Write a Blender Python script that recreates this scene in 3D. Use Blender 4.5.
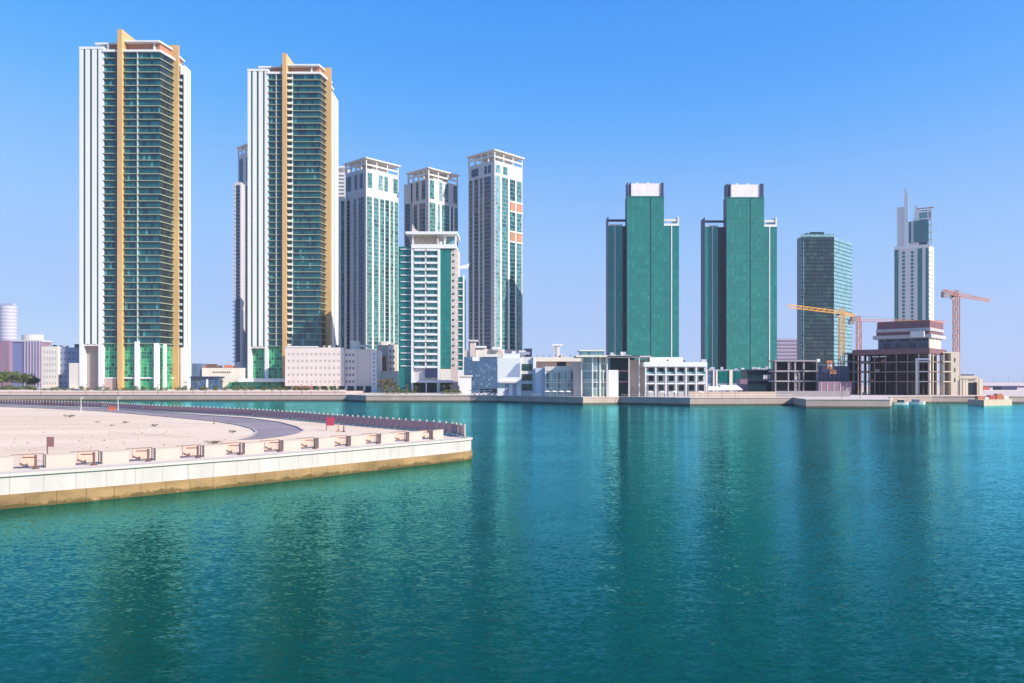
import bpy, bmesh, math, random
from mathutils import Vector
random.seed(7)
for o in list(bpy.data.objects): bpy.data.objects.remove(o)
S = bpy.context.scene
COL = S.collection
# ------------------------------------------------------------------ camera, sky, sun, exposure
FPX, HZ, CX, CAMH = 800.0, 384.0, 512.0, 8.5
cam = bpy.data.objects.new('camera', bpy.data.cameras.new('camera')); COL.objects.link(cam)
cam.location = (0, 0, CAMH); cam.rotation_euler = (math.radians(90), 0, 0)
cam.data.sensor_width = 36; cam.data.lens = 36 * FPX / 1024
cam.data.shift_y = (HZ - 341.5) / 1024
cam.data.clip_start = 0.5; cam.data.clip_end = 60000
S.camera = cam
SUN_EL = math.radians(33)
SX, SY = 0.88, -0.475                      # horizontal direction towards the sun
n_ = math.hypot(SX, SY); SX /= n_; SY /= n_
W = bpy.data.worlds.new('World'); S.world = W; W.use_nodes = True
nt = W.node_tree; nt.nodes.clear()
sky = nt.nodes.new('ShaderNodeTexSky'); sky.sky_type = 'NISHITA'; sky.sun_disc = False
sky.sun_elevation = SUN_EL; sky.sun_rotation = math.atan2(SX, SY)
sky.altitude = 0; sky.air_density = 1.0; sky.dust_density = 0.4; sky.ozone_density = 4.0
hs = nt.nodes.new('ShaderNodeHueSaturation'); hs.inputs['Saturation'].default_value = 1.25
bgn = nt.nodes.new('ShaderNodeBackground'); bgn.inputs[1].default_value = 0.13
wo = nt.nodes.new('ShaderNodeOutputWorld')
cu = nt.nodes.new('ShaderNodeRGBCurve')          # grade of the sky: deeper blue overhead, periwinkle horizon
for ci, pts in enumerate((((0,0),(.039,.034),(.107,.150),(.234,.215),(.415,.255),(1,.5)), ((0,0),(.139,.173),(.274,.285),(.434,.325),(.52,.335),(1,.5)), ((0,0),(.15,.26),(.333,.485),(.5,.515),(1,.56)))):
    c_ = cu.mapping.curves[ci]
    while len(c_.points) < len(pts): c_.points.new(.5, .5)
    for p_, q_ in zip(c_.points, pts): p_.location = q_
cu.mapping.update()
v1 = nt.nodes.new('ShaderNodeVectorMath'); v1.operation = 'SCALE'; v1.inputs['Scale'].default_value = .1
v2 = nt.nodes.new('ShaderNodeVectorMath'); v2.operation = 'SCALE'; v2.inputs['Scale'].default_value = 10
nt.links.new(sky.outputs[0], hs.inputs['Color']); nt.links.new(hs.outputs[0], v1.inputs[0]); nt.links.new(v1.outputs[0], cu.inputs['Color'])
nt.links.new(cu.outputs[0], v2.inputs[0]); nt.links.new(v2.outputs[0], bgn.inputs[0]); nt.links.new(bgn.outputs[0], wo.inputs[0])
sl = bpy.data.lights.new('sun', 'SUN'); sl.energy = 4.6; sl.angle = math.radians(0.55); sl.color = (1.0, 0.93, 0.82)
so = bpy.data.objects.new('sun', sl); COL.objects.link(so)
so.rotation_euler = Vector((SX * math.cos(SUN_EL), SY * math.cos(SUN_EL), math.sin(SUN_EL))).to_track_quat('Z', 'Y').to_euler()
S.view_settings.view_transform = 'Standard'; S.view_settings.look = 'None'
S.view_settings.exposure = 0.58; S.view_settings.gamma = 1.0; S.view_settings.use_curve_mapping = False
S.cycles.max_bounces = 6; S.cycles.glossy_bounces = 3; S.cycles.diffuse_bounces = 3; S.cycles.transparent_max_bounces = 6
S.cycles.sample_clamp_indirect = 4.0

# ------------------------------------------------------------------ helpers
def X(px, D): return (px - CX) * D / FPX
def Z(py, D): return CAMH - (py - HZ) * D / FPX
def G(px, py, z=0.0):                      # ground point seen at a pixel
    D = (CAMH - z) * FPX / (py - HZ); return (X(px, D), D)
def rgb(r, g, b):
    f = lambda c: (c / 255 / 12.92) if c / 255 <= 0.04045 else ((c / 255 + 0.055) / 1.055) ** 2.4
    return (f(r), f(g), f(b))

class MB:
    def __init__(s): s.v = []; s.f = []
    def quad(s, *p):
        b = len(s.v); s.v += [tuple(q) for q in p]; s.f.append(tuple(range(b, b + len(p)))); return s
    def box(s, x0, x1, y0, y1, z0, z1):
        if x0 > x1: x0, x1 = x1, x0
        if y0 > y1: y0, y1 = y1, y0
        if z0 > z1: z0, z1 = z1, z0
        b = len(s.v)
        s.v += [(x0,y0,z0),(x1,y0,z0),(x1,y1,z0),(x0,y1,z0),(x0,y0,z1),(x1,y0,z1),(x1,y1,z1),(x0,y1,z1)]
        s.f += [tuple(b+i for i in q) for q in ((3,2,1,0),(4,5,6,7),(0,1,5,4),(1,2,6,5),(2,3,7,6),(3,0,4,7))]
        return s
    def prism(s, poly, z0, z1):             # counter-clockwise outline
        a = sum(poly[i][0]*poly[(i+1)%len(poly)][1]-poly[(i+1)%len(poly)][0]*poly[i][1] for i in range(len(poly)))
        if a < 0: poly = poly[::-1]
        n = len(poly); b = len(s.v)
        s.v += [(p[0],p[1],z0) for p in poly] + [(p[0],p[1],z1) for p in poly]
        s.f.append(tuple(b+i for i in reversed(range(n)))); s.f.append(tuple(b+n+i for i in range(n)))
        for i in range(n):
            j = (i+1) % n; s.f.append((b+i, b+j, b+n+j, b+n+i))
        return s
    def xprism(s, prof, x0, x1):            # profile in (y,z) extruded along x
        n = len(prof); b = len(s.v)
        s.v += [(x0,p[0],p[1]) for p in prof] + [(x1,p[0],p[1]) for p in prof]
        s.f.append(tuple(b+i for i in reversed(range(n)))); s.f.append(tuple(b+n+i for i in range(n)))
        for i in range(n):
            j = (i+1) % n; s.f.append((b+i, b+j, b+n+j, b+n+i))
        return s
    def yprism(s, prof, y0, y1):            # profile in (x,z) extruded along y
        n = len(prof); b = len(s.v)
        s.v += [(p[0],y0,p[1]) for p in prof] + [(p[0],y1,p[1]) for p in prof]
        s.f.append(tuple(b+i for i in range(n))); s.f.append(tuple(b+n+i for i in reversed(range(n))))
        for i in range(n):
            j = (i+1) % n; s.f.append((b+j, b+i, b+n+i, b+n+j))
        return s
    def tube(s, p, q, r, n=6, r2=None):
        p = Vector(p); q = Vector(q); d = (q-p).normalized(); r2 = r if r2 is None else r2
        u = d.cross(Vector((0,0,1)) if abs(d.z) < .9 else Vector((1,0,0))).normalized(); w = d.cross(u)
        b = len(s.v)
        for c, rr in ((p, r), (q, r2)):
            for i in range(n):
                a = 2*math.pi*i/n + math.pi/4; s.v.append(tuple(c + (u*math.cos(a)+w*math.sin(a))*rr))
        for i in range(n):
            j = (i+1) % n; s.f.append((b+i, b+j, b+n+j, b+n+i))
        s.f.append(tuple(b+i for i in reversed(range(n)))); s.f.append(tuple(b+n+i for i in range(n)))
        return s
    def lattice(s, p, q, w, step, rc=.14, rb=.08):     # square lattice mast from p to q
        p = Vector(p); q = Vector(q); L = (q-p).length; d = (q-p).normalized()
        u = d.cross(Vector((0,0,1)) if abs(d.z) < .9 else Vector((1,0,0))).normalized(); k = d.cross(u)
        cs = [(u*a+k*b)*w/2 for a, b in ((1,1),(-1,1),(-1,-1),(1,-1))]
        for c in cs: s.tube(p+c, q+c, rc, 4)
        m = max(1, round(L/step))
        for i in range(m):
            a = p + d*L*i/m; e = p + d*L*(i+1)/m
            for t in range(4):
                c0, c1 = cs[t], cs[(t+1)%4]
                s.tube(a+c0, e+c1, rb, 3) if i % 2 else s.tube(a+c1, e+c0, rb, 3)
                s.tube(a+c0, a+c1, rb, 3)
        return s
    def build(s, name, mat, parent=None, loc=None):
        me = bpy.data.meshes.new(name); me.from_pydata(s.v, [], s.f)
        bm = bmesh.new(); bm.from_mesh(me); bmesh.ops.recalc_face_normals(bm, faces=bm.faces); bm.to_mesh(me); bm.free()
        me.materials.append(mat)
        o = bpy.data.objects.new(name, me); COL.objects.link(o)
        if parent: o.parent = parent
        if loc: o.location = loc
        return o
def tag(o, label, cat, group=None, kind=None):
    if label: o['label'] = label
    if cat: o['category'] = cat
    if group: o['group'] = group
    if kind: o['kind'] = kind
    return o
def structure(o): o['kind'] = 'structure'; return o
def thing(name, label, cat, loc=(0,0,0), rz=0.0, group=None):
    o = bpy.data.objects.new(name, None); COL.objects.link(o); o.location = loc; o.rotation_euler = (0,0,rz)
    o.empty_display_size = 1.0
    return tag(o, label, cat, group)
def dup(o, loc=None, rz=None, parent=None, label=None, scale=None):
    c = o.copy(); COL.objects.link(c)
    if parent: c.parent = parent
    if loc is not None: c.location = loc
    if rz is not None: c.rotation_euler = (0,0,rz)
    if scale is not None: c.scale = (scale,)*3
    if label: c['label'] = label
    for ch in list(o.children): dup(ch, parent=c)
    return c

# ------------------------------------------------------------------ materials
def mk(name):
    m = bpy.data.materials.new(name); m.use_nodes = True
    return m, m.node_tree, m.node_tree.nodes['Principled BSDF']
def N(t, typ, **kw):
    n = t.nodes.new(typ)
    for k, v in kw.items(): setattr(n, k, v)
    return n
def M(t, op, a, b=None, c=None):
    n = t.nodes.new('ShaderNodeMath'); n.operation = op
    for i, v in enumerate((a, b, c)):
        if v is None: continue
        if isinstance(v, (int, float)): n.inputs[i].default_value = v
        else: t.links.new(v, n.inputs[i])
    return n.outputs[0]
def MIX(t, f, a, b, mode='MIX'):
    n = t.nodes.new('ShaderNodeMix'); n.data_type = 'RGBA'; n.blend_type = mode
    for k, v in ((0, f), (6, a), (7, b)):
        if isinstance(v, (int, float)): n.inputs[k].default_value = v
        elif isinstance(v, tuple): n.inputs[k].default_value = (*v, 1)
        else: t.links.new(v, n.inputs[k])
    return n.outputs[2]
def solid(name, col, rough=.75, var=.10, scale=.25, spec=.3, metal=0.0, bump=0.0, stretch=(1,1,.35), jx=0, jz=0, jcol=.8):
    """weathered matt surface: uneven tone, optional panel joints jx by jz metres"""
    m, t, p = mk(name)
    tc = N(t, 'ShaderNodeTexCoord'); mp = N(t, 'ShaderNodeMapping'); mp.inputs['Scale'].default_value = stretch
    t.links.new(tc.outputs['Object'], mp.inputs[0])
    n1 = N(t, 'ShaderNodeTexNoise'); n1.inputs['Scale'].default_value = scale; n1.inputs['Detail'].default_value = 5
    t.links.new(mp.outputs[0], n1.inputs['Vector'])
    f = M(t, 'MULTIPLY_ADD', n1.outputs[0], 2*var*1.6, 1 - var*1.6)
    v = N(t, 'ShaderNodeVectorMath', operation='SCALE'); v.inputs[0].default_value = col; t.links.new(f, v.inputs['Scale'])
    out = v.outputs[0]
    if jx:
        sp = N(t, 'ShaderNodeSeparateXYZ'); t.links.new(tc.outputs['Object'], sp.inputs[0])
        h = M(t, 'ADD', sp.outputs[0], sp.outputs[1])
        a = M(t, 'LESS_THAN', M(t, 'FRACT', M(t, 'DIVIDE', h, jx)), .05 / jx + .012)
        b = M(t, 'LESS_THAN', M(t, 'FRACT', M(t, 'DIVIDE', sp.outputs[2], jz)), .05 / jz + .012) if jz else 0.0
        k = M(t, 'MAXIMUM', a, b)
        out = MIX(t, k, out, tuple(c * jcol for c in col))
    t.links.new(out, p.inputs['Base Color'])
    p.inputs['Roughness'].default_value = rough; p.inputs['Specular IOR Level'].default_value = spec; p.inputs['Metallic'].default_value = metal
    if bump:
        bp = N(t, 'ShaderNodeBump'); bp.inputs['Strength'].default_value = bump; bp.inputs['Distance'].default_value = .1
        n2 = N(t, 'ShaderNodeTexNoise'); n2.inputs['Scale'].default_value = 3; n2.inputs['Detail'].default_value = 6
        t.links.new(tc.outputs['Object'], n2.inputs['Vector']); t.links.new(n2.outputs[0], bp.inputs['Height']); t.links.new(bp.outputs[0], p.inputs['Normal'])
    return m
def glass(name, ca, cb, pw, ph, line=None, lwx=.06, lwz=.06, rough=.06, metal=0.0, spec=.6, jit=.02, cc=None, cut=.85, big=0.0, ior=1.5, blinds=0.0):
    """curtain wall: panes pw by ph metres that differ in tint and tilt a little, with mullion lines"""
    m, t, p = mk(name)
    tc = N(t, 'ShaderNodeTexCoord'); sp = N(t, 'ShaderNodeSeparateXYZ'); t.links.new(tc.outputs['Object'], sp.inputs[0])
    h = M(t, 'DIVIDE', M(t, 'ADD', sp.outputs[0], sp.outputs[1]), pw); z = M(t, 'DIVIDE', sp.outputs[2], ph)
    cb_ = N(t, 'ShaderNodeCombineXYZ'); t.links.new(M(t, 'FLOOR', h), cb_.inputs[0]); t.links.new(M(t, 'FLOOR', z), cb_.inputs[1])
    wn = N(t, 'ShaderNodeTexWhiteNoise', noise_dimensions='3D'); t.links.new(cb_.outputs[0], wn.inputs['Vector'])
    c = MIX(t, wn.outputs['Value'], ca, cb)
    if cc is not None:
        c = MIX(t, M(t, 'GREATER_THAN', wn.outputs['Value'], cut), c, cc)
    if big:
        nb = N(t, 'ShaderNodeTexNoise'); nb.inputs['Scale'].default_value = .03; nb.inputs['Detail'].default_value = 3
        t.links.new(tc.outputs['Object'], nb.inputs['Vector'])
        sc_ = M(t, 'MULTIPLY_ADD', nb.outputs[0], 2*big, 1-big)
        v = N(t, 'ShaderNodeVectorMath', operation='SCALE'); t.links.new(c, v.inputs[0]); t.links.new(sc_, v.inputs['Scale']); c = v.outputs[0]
    if blinds:
        ss = N(t, 'ShaderNodeSeparateColor'); t.links.new(wn.outputs['Color'], ss.inputs[0])
        c = MIX(t, M(t, 'GREATER_THAN', ss.outputs[0], 1-blinds), c, tuple(min(1, q*1.7+.05) for q in cb))
    if line is not None:
        k = M(t, 'MAXIMUM', M(t, 'LESS_THAN', M(t, 'FRACT', h), lwx), M(t, 'LESS_THAN', M(t, 'FRACT', z), lwz))
        c = MIX(t, k, c, line)
        t.links.new(M(t, 'MULTIPLY_ADD', k, .5, rough), p.inputs['Roughness'])
        if metal: t.links.new(M(t, 'MULTIPLY_ADD', k, -metal, metal), p.inputs['Metallic'])
    else:
        p.inputs['Roughness'].default_value = rough; p.inputs['Metallic'].default_value = metal
    t.links.new(c, p.inputs['Base Color'])
    p.inputs['Specular IOR Level'].default_value = spec; p.inputs['IOR'].default_value = ior
    g = N(t, 'ShaderNodeNewGeometry')
    s1 = N(t, 'ShaderNodeVectorMath', operation='SUBTRACT'); t.links.new(wn.outputs['Color'], s1.inputs[0]); s1.inputs[1].default_value = (.5,.5,.5)
    s2 = N(t, 'ShaderNodeVectorMath', operation='SCALE'); t.links.new(s1.outputs[0], s2.inputs[0]); s2.inputs['Scale'].default_value = jit
    s3 = N(t, 'ShaderNodeVectorMath', operation='ADD'); t.links.new(g.outputs['Normal'], s3.inputs[0]); t.links.new(s2.outputs[0], s3.inputs[1])
    s4 = N(t, 'ShaderNodeVectorMath', operation='NORMALIZE'); t.links.new(s3.outputs[0], s4.inputs[0]); t.links.new(s4.outputs[0], p.inputs['Normal'])
    return m

WHITE = solid('white_cladding', (.75,.735,.71), .6, .06, .08)
WHITE2 = solid('white_concrete', (.66,.62,.585), .7, .08, .1)
RES_W = solid('pale_render', (.52,.49,.50), .75, .08, .12)
RES_P = solid('pinkish_render', (.62,.50,.44), .8, .1, .15)
YEL = solid('ochre_cladding', (.60,.37,.16), .55, .16, .12)
SLAB = solid('balcony_edge', (.26,.29,.21), .5, .12, .2)
SLABW = solid('white_balcony_edge', (.45,.52,.50), .6, .06, .2)
DARKG = glass('dark_teal_glass', rgb(6,70,74), rgb(16,98,96), 1.6, 4.2, rgb(16,66,68), .08, .0, .07, 0, .9, .03, rgb(3,38,48), .75, big=.35, blinds=.04)
FACG = glass('brown_facet_glass', rgb(26,40,40), rgb(58,62,50), 1.6, 4.2, rgb(40,48,44), .08, .0, .08, 0, .8, .03, rgb(14,24,28), .75, big=.3)
FING = solid('fin_recess', (.04,.09,.08), .4, .1)
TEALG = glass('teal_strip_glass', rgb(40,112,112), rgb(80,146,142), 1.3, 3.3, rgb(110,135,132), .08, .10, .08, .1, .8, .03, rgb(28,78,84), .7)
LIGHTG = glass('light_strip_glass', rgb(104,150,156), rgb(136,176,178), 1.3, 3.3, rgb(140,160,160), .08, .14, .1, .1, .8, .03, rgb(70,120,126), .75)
SHADEG = glass('shade_strip_glass', rgb(18,34,60), rgb(38,60,92), 1.2, 3.3, rgb(70,84,110), .08, .22, .1, 0, .8, .03, rgb(12,22,40), .7)  # darker, bluer glass: shade of the left faces put into colour
LOBBY = glass('green_lobby_glass', rgb(30,140,92), rgb(80,170,120), 1.7, 2.4, rgb(120,185,140), .10, .10, .08, 0, .7, .03, rgb(16,90,72), .7, big=.3)
GREEN = glass('green_curtain_wall', rgb(20,120,108), rgb(32,132,118), 1.9, 3.4, rgb(12,92,86), .16, .12, .14, .2, .7, .03, rgb(38,138,124), .9, big=.14)
GREEND = glass('green_wing_glass', rgb(22,118,112), rgb(34,130,122), 1.9, 3.4, rgb(14,92,92), .14, .12, .14, .2, .6, .03, rgb(40,136,126), .94, big=.12)
GDARK = solid('dark_recess', rgb(8,44,52), .35, .15, .2, .5)
DSTEEL = solid('dark_steel', rgb(52,60,92), .5, .1)
PANEL = solid('white_crown_panel', (.80,.72,.68), .6, .08, .2, jx=5.5, jz=5.0, jcol=.62)
CROWNR = solid('red_crown_panel', (.42,.19,.12), .7, .15, .5, jx=1.1, jcol=1.45)
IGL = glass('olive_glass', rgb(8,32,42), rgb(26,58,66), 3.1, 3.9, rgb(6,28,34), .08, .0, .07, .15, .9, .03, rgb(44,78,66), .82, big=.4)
IGR = glass('sky_tinted_glass', rgb(118,156,166), rgb(148,182,190), 3.1, 3.9, rgb(90,130,134), .05, .0, .12, .2, .8, .03, rgb(100,150,150), .8)  # sky reflection put into the pale pane colour
IBAND = solid('dark_floor_band', rgb(10,36,38), .4, .1)
BLUEG = glass('blue_low_glass', rgb(60,88,118), rgb(76,106,134), 1.5, 1.2, rgb(50,70,98), .1, .12, .08, .1, .9, .05, rgb(98,130,150), .88)
BAYG = glass('bay_glass', rgb(120,150,150), rgb(170,180,160), 1.6, 3.6, rgb(215,215,205), .12, .07, .08, 0, .9, .04, rgb(70,96,90), .72)
BLACKG = solid('dark_opening', rgb(20,26,36), .4, .2, .4, .5)
CONC = solid('raw_concrete', (.34,.30,.30), .9, .14, .3, .2, jx=0, bump=.2)
CONCL = solid('pale_raw_concrete', (.60,.50,.40), .9, .12, .3, .2, bump=.2)
CREAM = solid('cream_panels', (.74,.63,.56), .8, .07, .2, jx=4.6, jz=4.1, jcol=.72)
CREAM2 = solid('cream_render', (.76,.68,.57), .8, .08, .2)
PINK = solid('pink_stone', (.56,.41,.36), .85, .12, .3, jx=6, jcol=.8)
TAN = solid('tan_stone', (.55,.43,.33), .85, .12, .3, jx=5, jcol=.8)
QUAY = solid('quay_concrete', (.46,.345,.29), .9, .16, .2, .2, jx=4.0, jcol=.78, bump=.2)
QTOP = solid('quay_paving', (.62,.50,.44), .9, .12, .2, .2)
REDM = solid('red_paint', (.50,.10,.08), .55, .12)
CRY = solid('crane_yellow', (.75,.36,.06), .5, .12)
CRR = solid('crane_red', (.52,.19,.09), .5, .12)
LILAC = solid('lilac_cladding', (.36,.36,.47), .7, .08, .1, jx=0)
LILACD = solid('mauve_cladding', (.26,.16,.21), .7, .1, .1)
BARK = solid('bark', (.16,.11,.07), .9, .2, 2)
MASTG = solid('grey_post', (.10,.09,.10), .5, .1)
BROWN = solid('brown_steel', (.17,.085,.07), .55, .12)
def leafmat(name, a, b):
    m, t, p = mk(name)
    tc = N(t, 'ShaderNodeTexCoord'); n = N(t, 'ShaderNodeTexNoise'); n.inputs['Scale'].default_value = .9; n.inputs['Detail'].default_value = 4
    t.links.new(tc.outputs['Object'], n.inputs['Vector'])
    r = N(t, 'ShaderNodeMapRange'); r.inputs[1].default_value = .3; r.inputs[2].default_value = .7; t.links.new(n.outputs[0], r.inputs[0])
    t.links.new(MIX(t, r.outputs[0], a, b), p.inputs['Base Color']); p.inputs['Roughness'].default_value = .7
    return m
LEAF = leafmat('leaves', (.06,.10,.025), (.17,.19,.055))
LEAFD = leafmat('dry_leaves', (.10,.08,.035), (.20,.16,.07))

# ------------------------------------------------------------------ water
def water_mat():
    m, t, p = mk('water')
    tc = N(t, 'ShaderNodeTexCoord')
    def slopes(scale, sx, amp, detail, seed):
        mp = N(t, 'ShaderNodeMapping'); mp.inputs['Scale'].default_value = (sx, 1, 1); mp.inputs['Location'].default_value = (seed, seed*2, 0)
        mp.inputs['Rotation'].default_value = (0, 0, math.radians(12))
        t.links.new(tc.outputs['Object'], mp.inputs[0])
        n = N(t, 'ShaderNodeTexNoise'); n.inputs['Scale'].default_value = scale; n.inputs['Detail'].default_value = detail; n.inputs['Roughness'].default_value = .6
        t.links.new(mp.outputs[0], n.inputs['Vector'])
        a = N(t, 'ShaderNodeVectorMath', operation='SUBTRACT'); t.links.new(n.outputs['Color'], a.inputs[0]); a.inputs[1].default_value = (.5,.5,.5)
        b = N(t, 'ShaderNodeVectorMath', operation='MULTIPLY'); t.links.new(a.outputs[0], b.inputs[0]); b.inputs[1].default_value = (amp*.55, amp, 0)
        return b.outputs[0]
    s = None
    for args in ((8.5, .5, .58, 2, 3.1), (2.2, .5, .26, 2, 9.7), (.22, .6, .05, 2, 5.1)):
        q = slopes(*args)
        if s is None: s = q
        else:
            ad = N(t, 'ShaderNodeVectorMath', operation='ADD'); t.links.new(s, ad.inputs[0]); t.links.new(q, ad.inputs[1]); s = ad.outputs[0]
    wp = N(t, 'ShaderNodeTexNoise'); wp.inputs['Scale'].default_value = .035; wp.inputs['Detail'].default_value = 4      # gust patches
    wmp = N(t, 'ShaderNodeMapping'); wmp.inputs['Scale'].default_value = (.5,1.3,1); t.links.new(tc.outputs['Object'], wmp.inputs[0]); t.links.new(wmp.outputs[0], wp.inputs['Vector'])
    gs = N(t, 'ShaderNodeVectorMath', operation='SCALE'); t.links.new(s, gs.inputs[0]); t.links.new(M(t, 'MAXIMUM', M(t, 'MULTIPLY_ADD', wp.outputs[0], 2.6, -.3), .35), gs.inputs['Scale']); s = gs.outputs[0]
    up = N(t, 'ShaderNodeVectorMath', operation='ADD'); t.links.new(s, up.inputs[0]); up.inputs[1].default_value = (0,0,1)
    nm = N(t, 'ShaderNodeVectorMath', operation='NORMALIZE'); t.links.new(up.outputs[0], nm.inputs[0]); n = N(t, 'ShaderNodeTexNoise'); n.inputs['Scale'].default_value = .02; n.inputs['Detail'].default_value = 3
    t.links.new(tc.outputs['Object'], n.inputs['Vector'])
    t.nodes.remove(p); out = t.nodes['Material Output']
    df = N(t, 'ShaderNodeBsdfDiffuse'); t.links.new(MIX(t, n.outputs[0], (.002,.046,.038), (.004,.063,.047)), df.inputs['Color'])
    gl = N(t, 'ShaderNodeBsdfGlossy'); gl.inputs['Color'].default_value = (.24,.86,.90,1); gl.inputs['Roughness'].default_value = .1
    t.links.new(nm.outputs[0], gl.inputs['Normal'])
    fr = N(t, 'ShaderNodeFresnel'); fr.inputs['IOR'].default_value = 1.33; t.links.new(nm.outputs[0], fr.inputs['Normal'])
    k3 = N(t, 'ShaderNodeVectorMath', operation='MULTIPLY'); t.links.new(s, k3.inputs[0]); k3.inputs[1].default_value = (4.5,4.5,0)
    k4 = N(t, 'ShaderNodeVectorMath', operation='ADD'); t.links.new(k3.outputs[0], k4.inputs[0]); k4.inputs[1].default_value = (0,0,1)
    k5 = N(t, 'ShaderNodeVectorMath', operation='NORMALIZE'); t.links.new(k4.outputs[0], k5.inputs[0]); t.links.new(k5.outputs[0], df.inputs['Normal'])
    ms = N(t, 'ShaderNodeMixShader'); t.links.new(M(t, 'MULTIPLY', M(t, 'POWER', fr.outputs[0], 1.6), 1.75), ms.inputs[0])
    t.links.new(df.outputs[0], ms.inputs[1]); t.links.new(gl.outputs[0], ms.inputs[2]); t.links.new(ms.outputs[0], out.inputs[0])
    return m
wm = MB(); wm.quad((-30000,-200,0),(30000,-200,0),(30000,40000,0),(-30000,40000,0))
structure(wm.build('water', water_mat()))

# ------------------------------------------------------------------ far shore: land and quays
LANDZ = 3.0
shore = [(-2500, 470), (X(-200,410), 410), (X(190,400), 400), (X(348,400), 400), G(366,402.0), G(470,402.0), G(499,402.2), G(516,402.6), G(583,404.8), G(620,404.2),
         G(690,405.8), G(793,405.4), G(806,408.3), G(890,408.6), (X(892,300),300), (X(890,345),345), (X(932,352),352), (X(968,352),352), (X(1010,350),350), (X(1100,352),352), (1500,420)]
land = shore + [(5000, 900), (6000, 6000), (-6000, 6000)]
lm = MB(); lm.prism(land, -2, LANDZ)
structure(lm.build('quay_ground', QUAY))
tp = MB(); tp.quad(*[(x, y, LANDZ + .004) for x, y in land])
structure(tp.build('quay_pavement', QTOP))
def path_strip(pts, off0, off1, z0, z1):   # a strip that follows a path; offset to the left of its direction is positive
    mb = MB(); n = len(pts); nor = []
    for i in range(n):
        a = Vector(pts[max(0,i-1)]); b = Vector(pts[min(n-1,i+1)]); d = (b-a).normalized(); nor.append(Vector((-d.y, d.x)))
    P0 = [Vector(p)+k*off0 for p, k in zip(pts, nor)]; P1 = [Vector(p)+k*off1 for p, k in zip(pts, nor)]
    b = len(mb.v)
    for a, c in zip(P0, P1): mb.v += [(a.x,a.y,z0),(c.x,c.y,z0),(c.x,c.y,z1),(a.x,a.y,z1)]
    for i in range(n-1):
        q = b+4*i
        for k in range(4): mb.f.append((q+k, q+(k+1)%4, q+4+(k+1)%4, q+4+k))
    mb.f.append((b,b+1,b+2,b+3)); q = b+4*(n-1); mb.f.append((q+3,q+2,q+1,q))
    return mb
structure(path_strip(shore[1:], -.25, .5, LANDZ - .05, LANDZ + .22).build('quay_kerb', QTOP))
structure(path_strip(shore[1:], -.06, .3, -.5, .75).build('quay_tide_band', solid('wet_algae_stone', (.10,.085,.06), .6, .3, .6, .4)))

# ------------------------------------------------------------------ building helper: pixel measures turned into metres at the building's own distance
class Bld:
    def __init__(s, name, label, cat, px, D, g=LANDZ, rot=0.0, group=None):
        s.D, s.g = D, g; s.x0 = X(px, D)
        s.root = thing(name, label, cat, (s.x0, D, g), rot, group)
        s.c, s.s = math.cos(rot), -math.sin(rot)
    def lx(s, p, dd=0.0):                 # where the sight line of pixel column p meets the plane dd behind the front
        k = (p-CX)/FPX; return (k*s.D - s.x0 + dd*(k*s.c - s.s))/(s.c + k*s.s)
    def lz(s, y, dd=0.0): return Z(y, s.D + dd*s.c) - s.g
    def box(s, name, mat, p0, p1, y0, y1, t, b, parent=None):      # front face at depth y0, pixel columns p0..p1, pixel rows t..b (None: ground)
        z0 = 0 if b is None else s.lz(b, y0)
        return MB().box(s.lx(p0,y0), s.lx(p1,y0), y0, y1, z0, s.lz(t,y0)).build(name, mat, parent or s.root)
    def rb(s, name, mat, *a, parent=None): return MB().box(*a).build(name, mat, parent or s.root)
    def poly(s, name, mat, pts, z0, z1): return MB().prism(pts, z0, z1).build(name, mat, s.root)

TERR = 4.9      # terrace under the two sail towers
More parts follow.
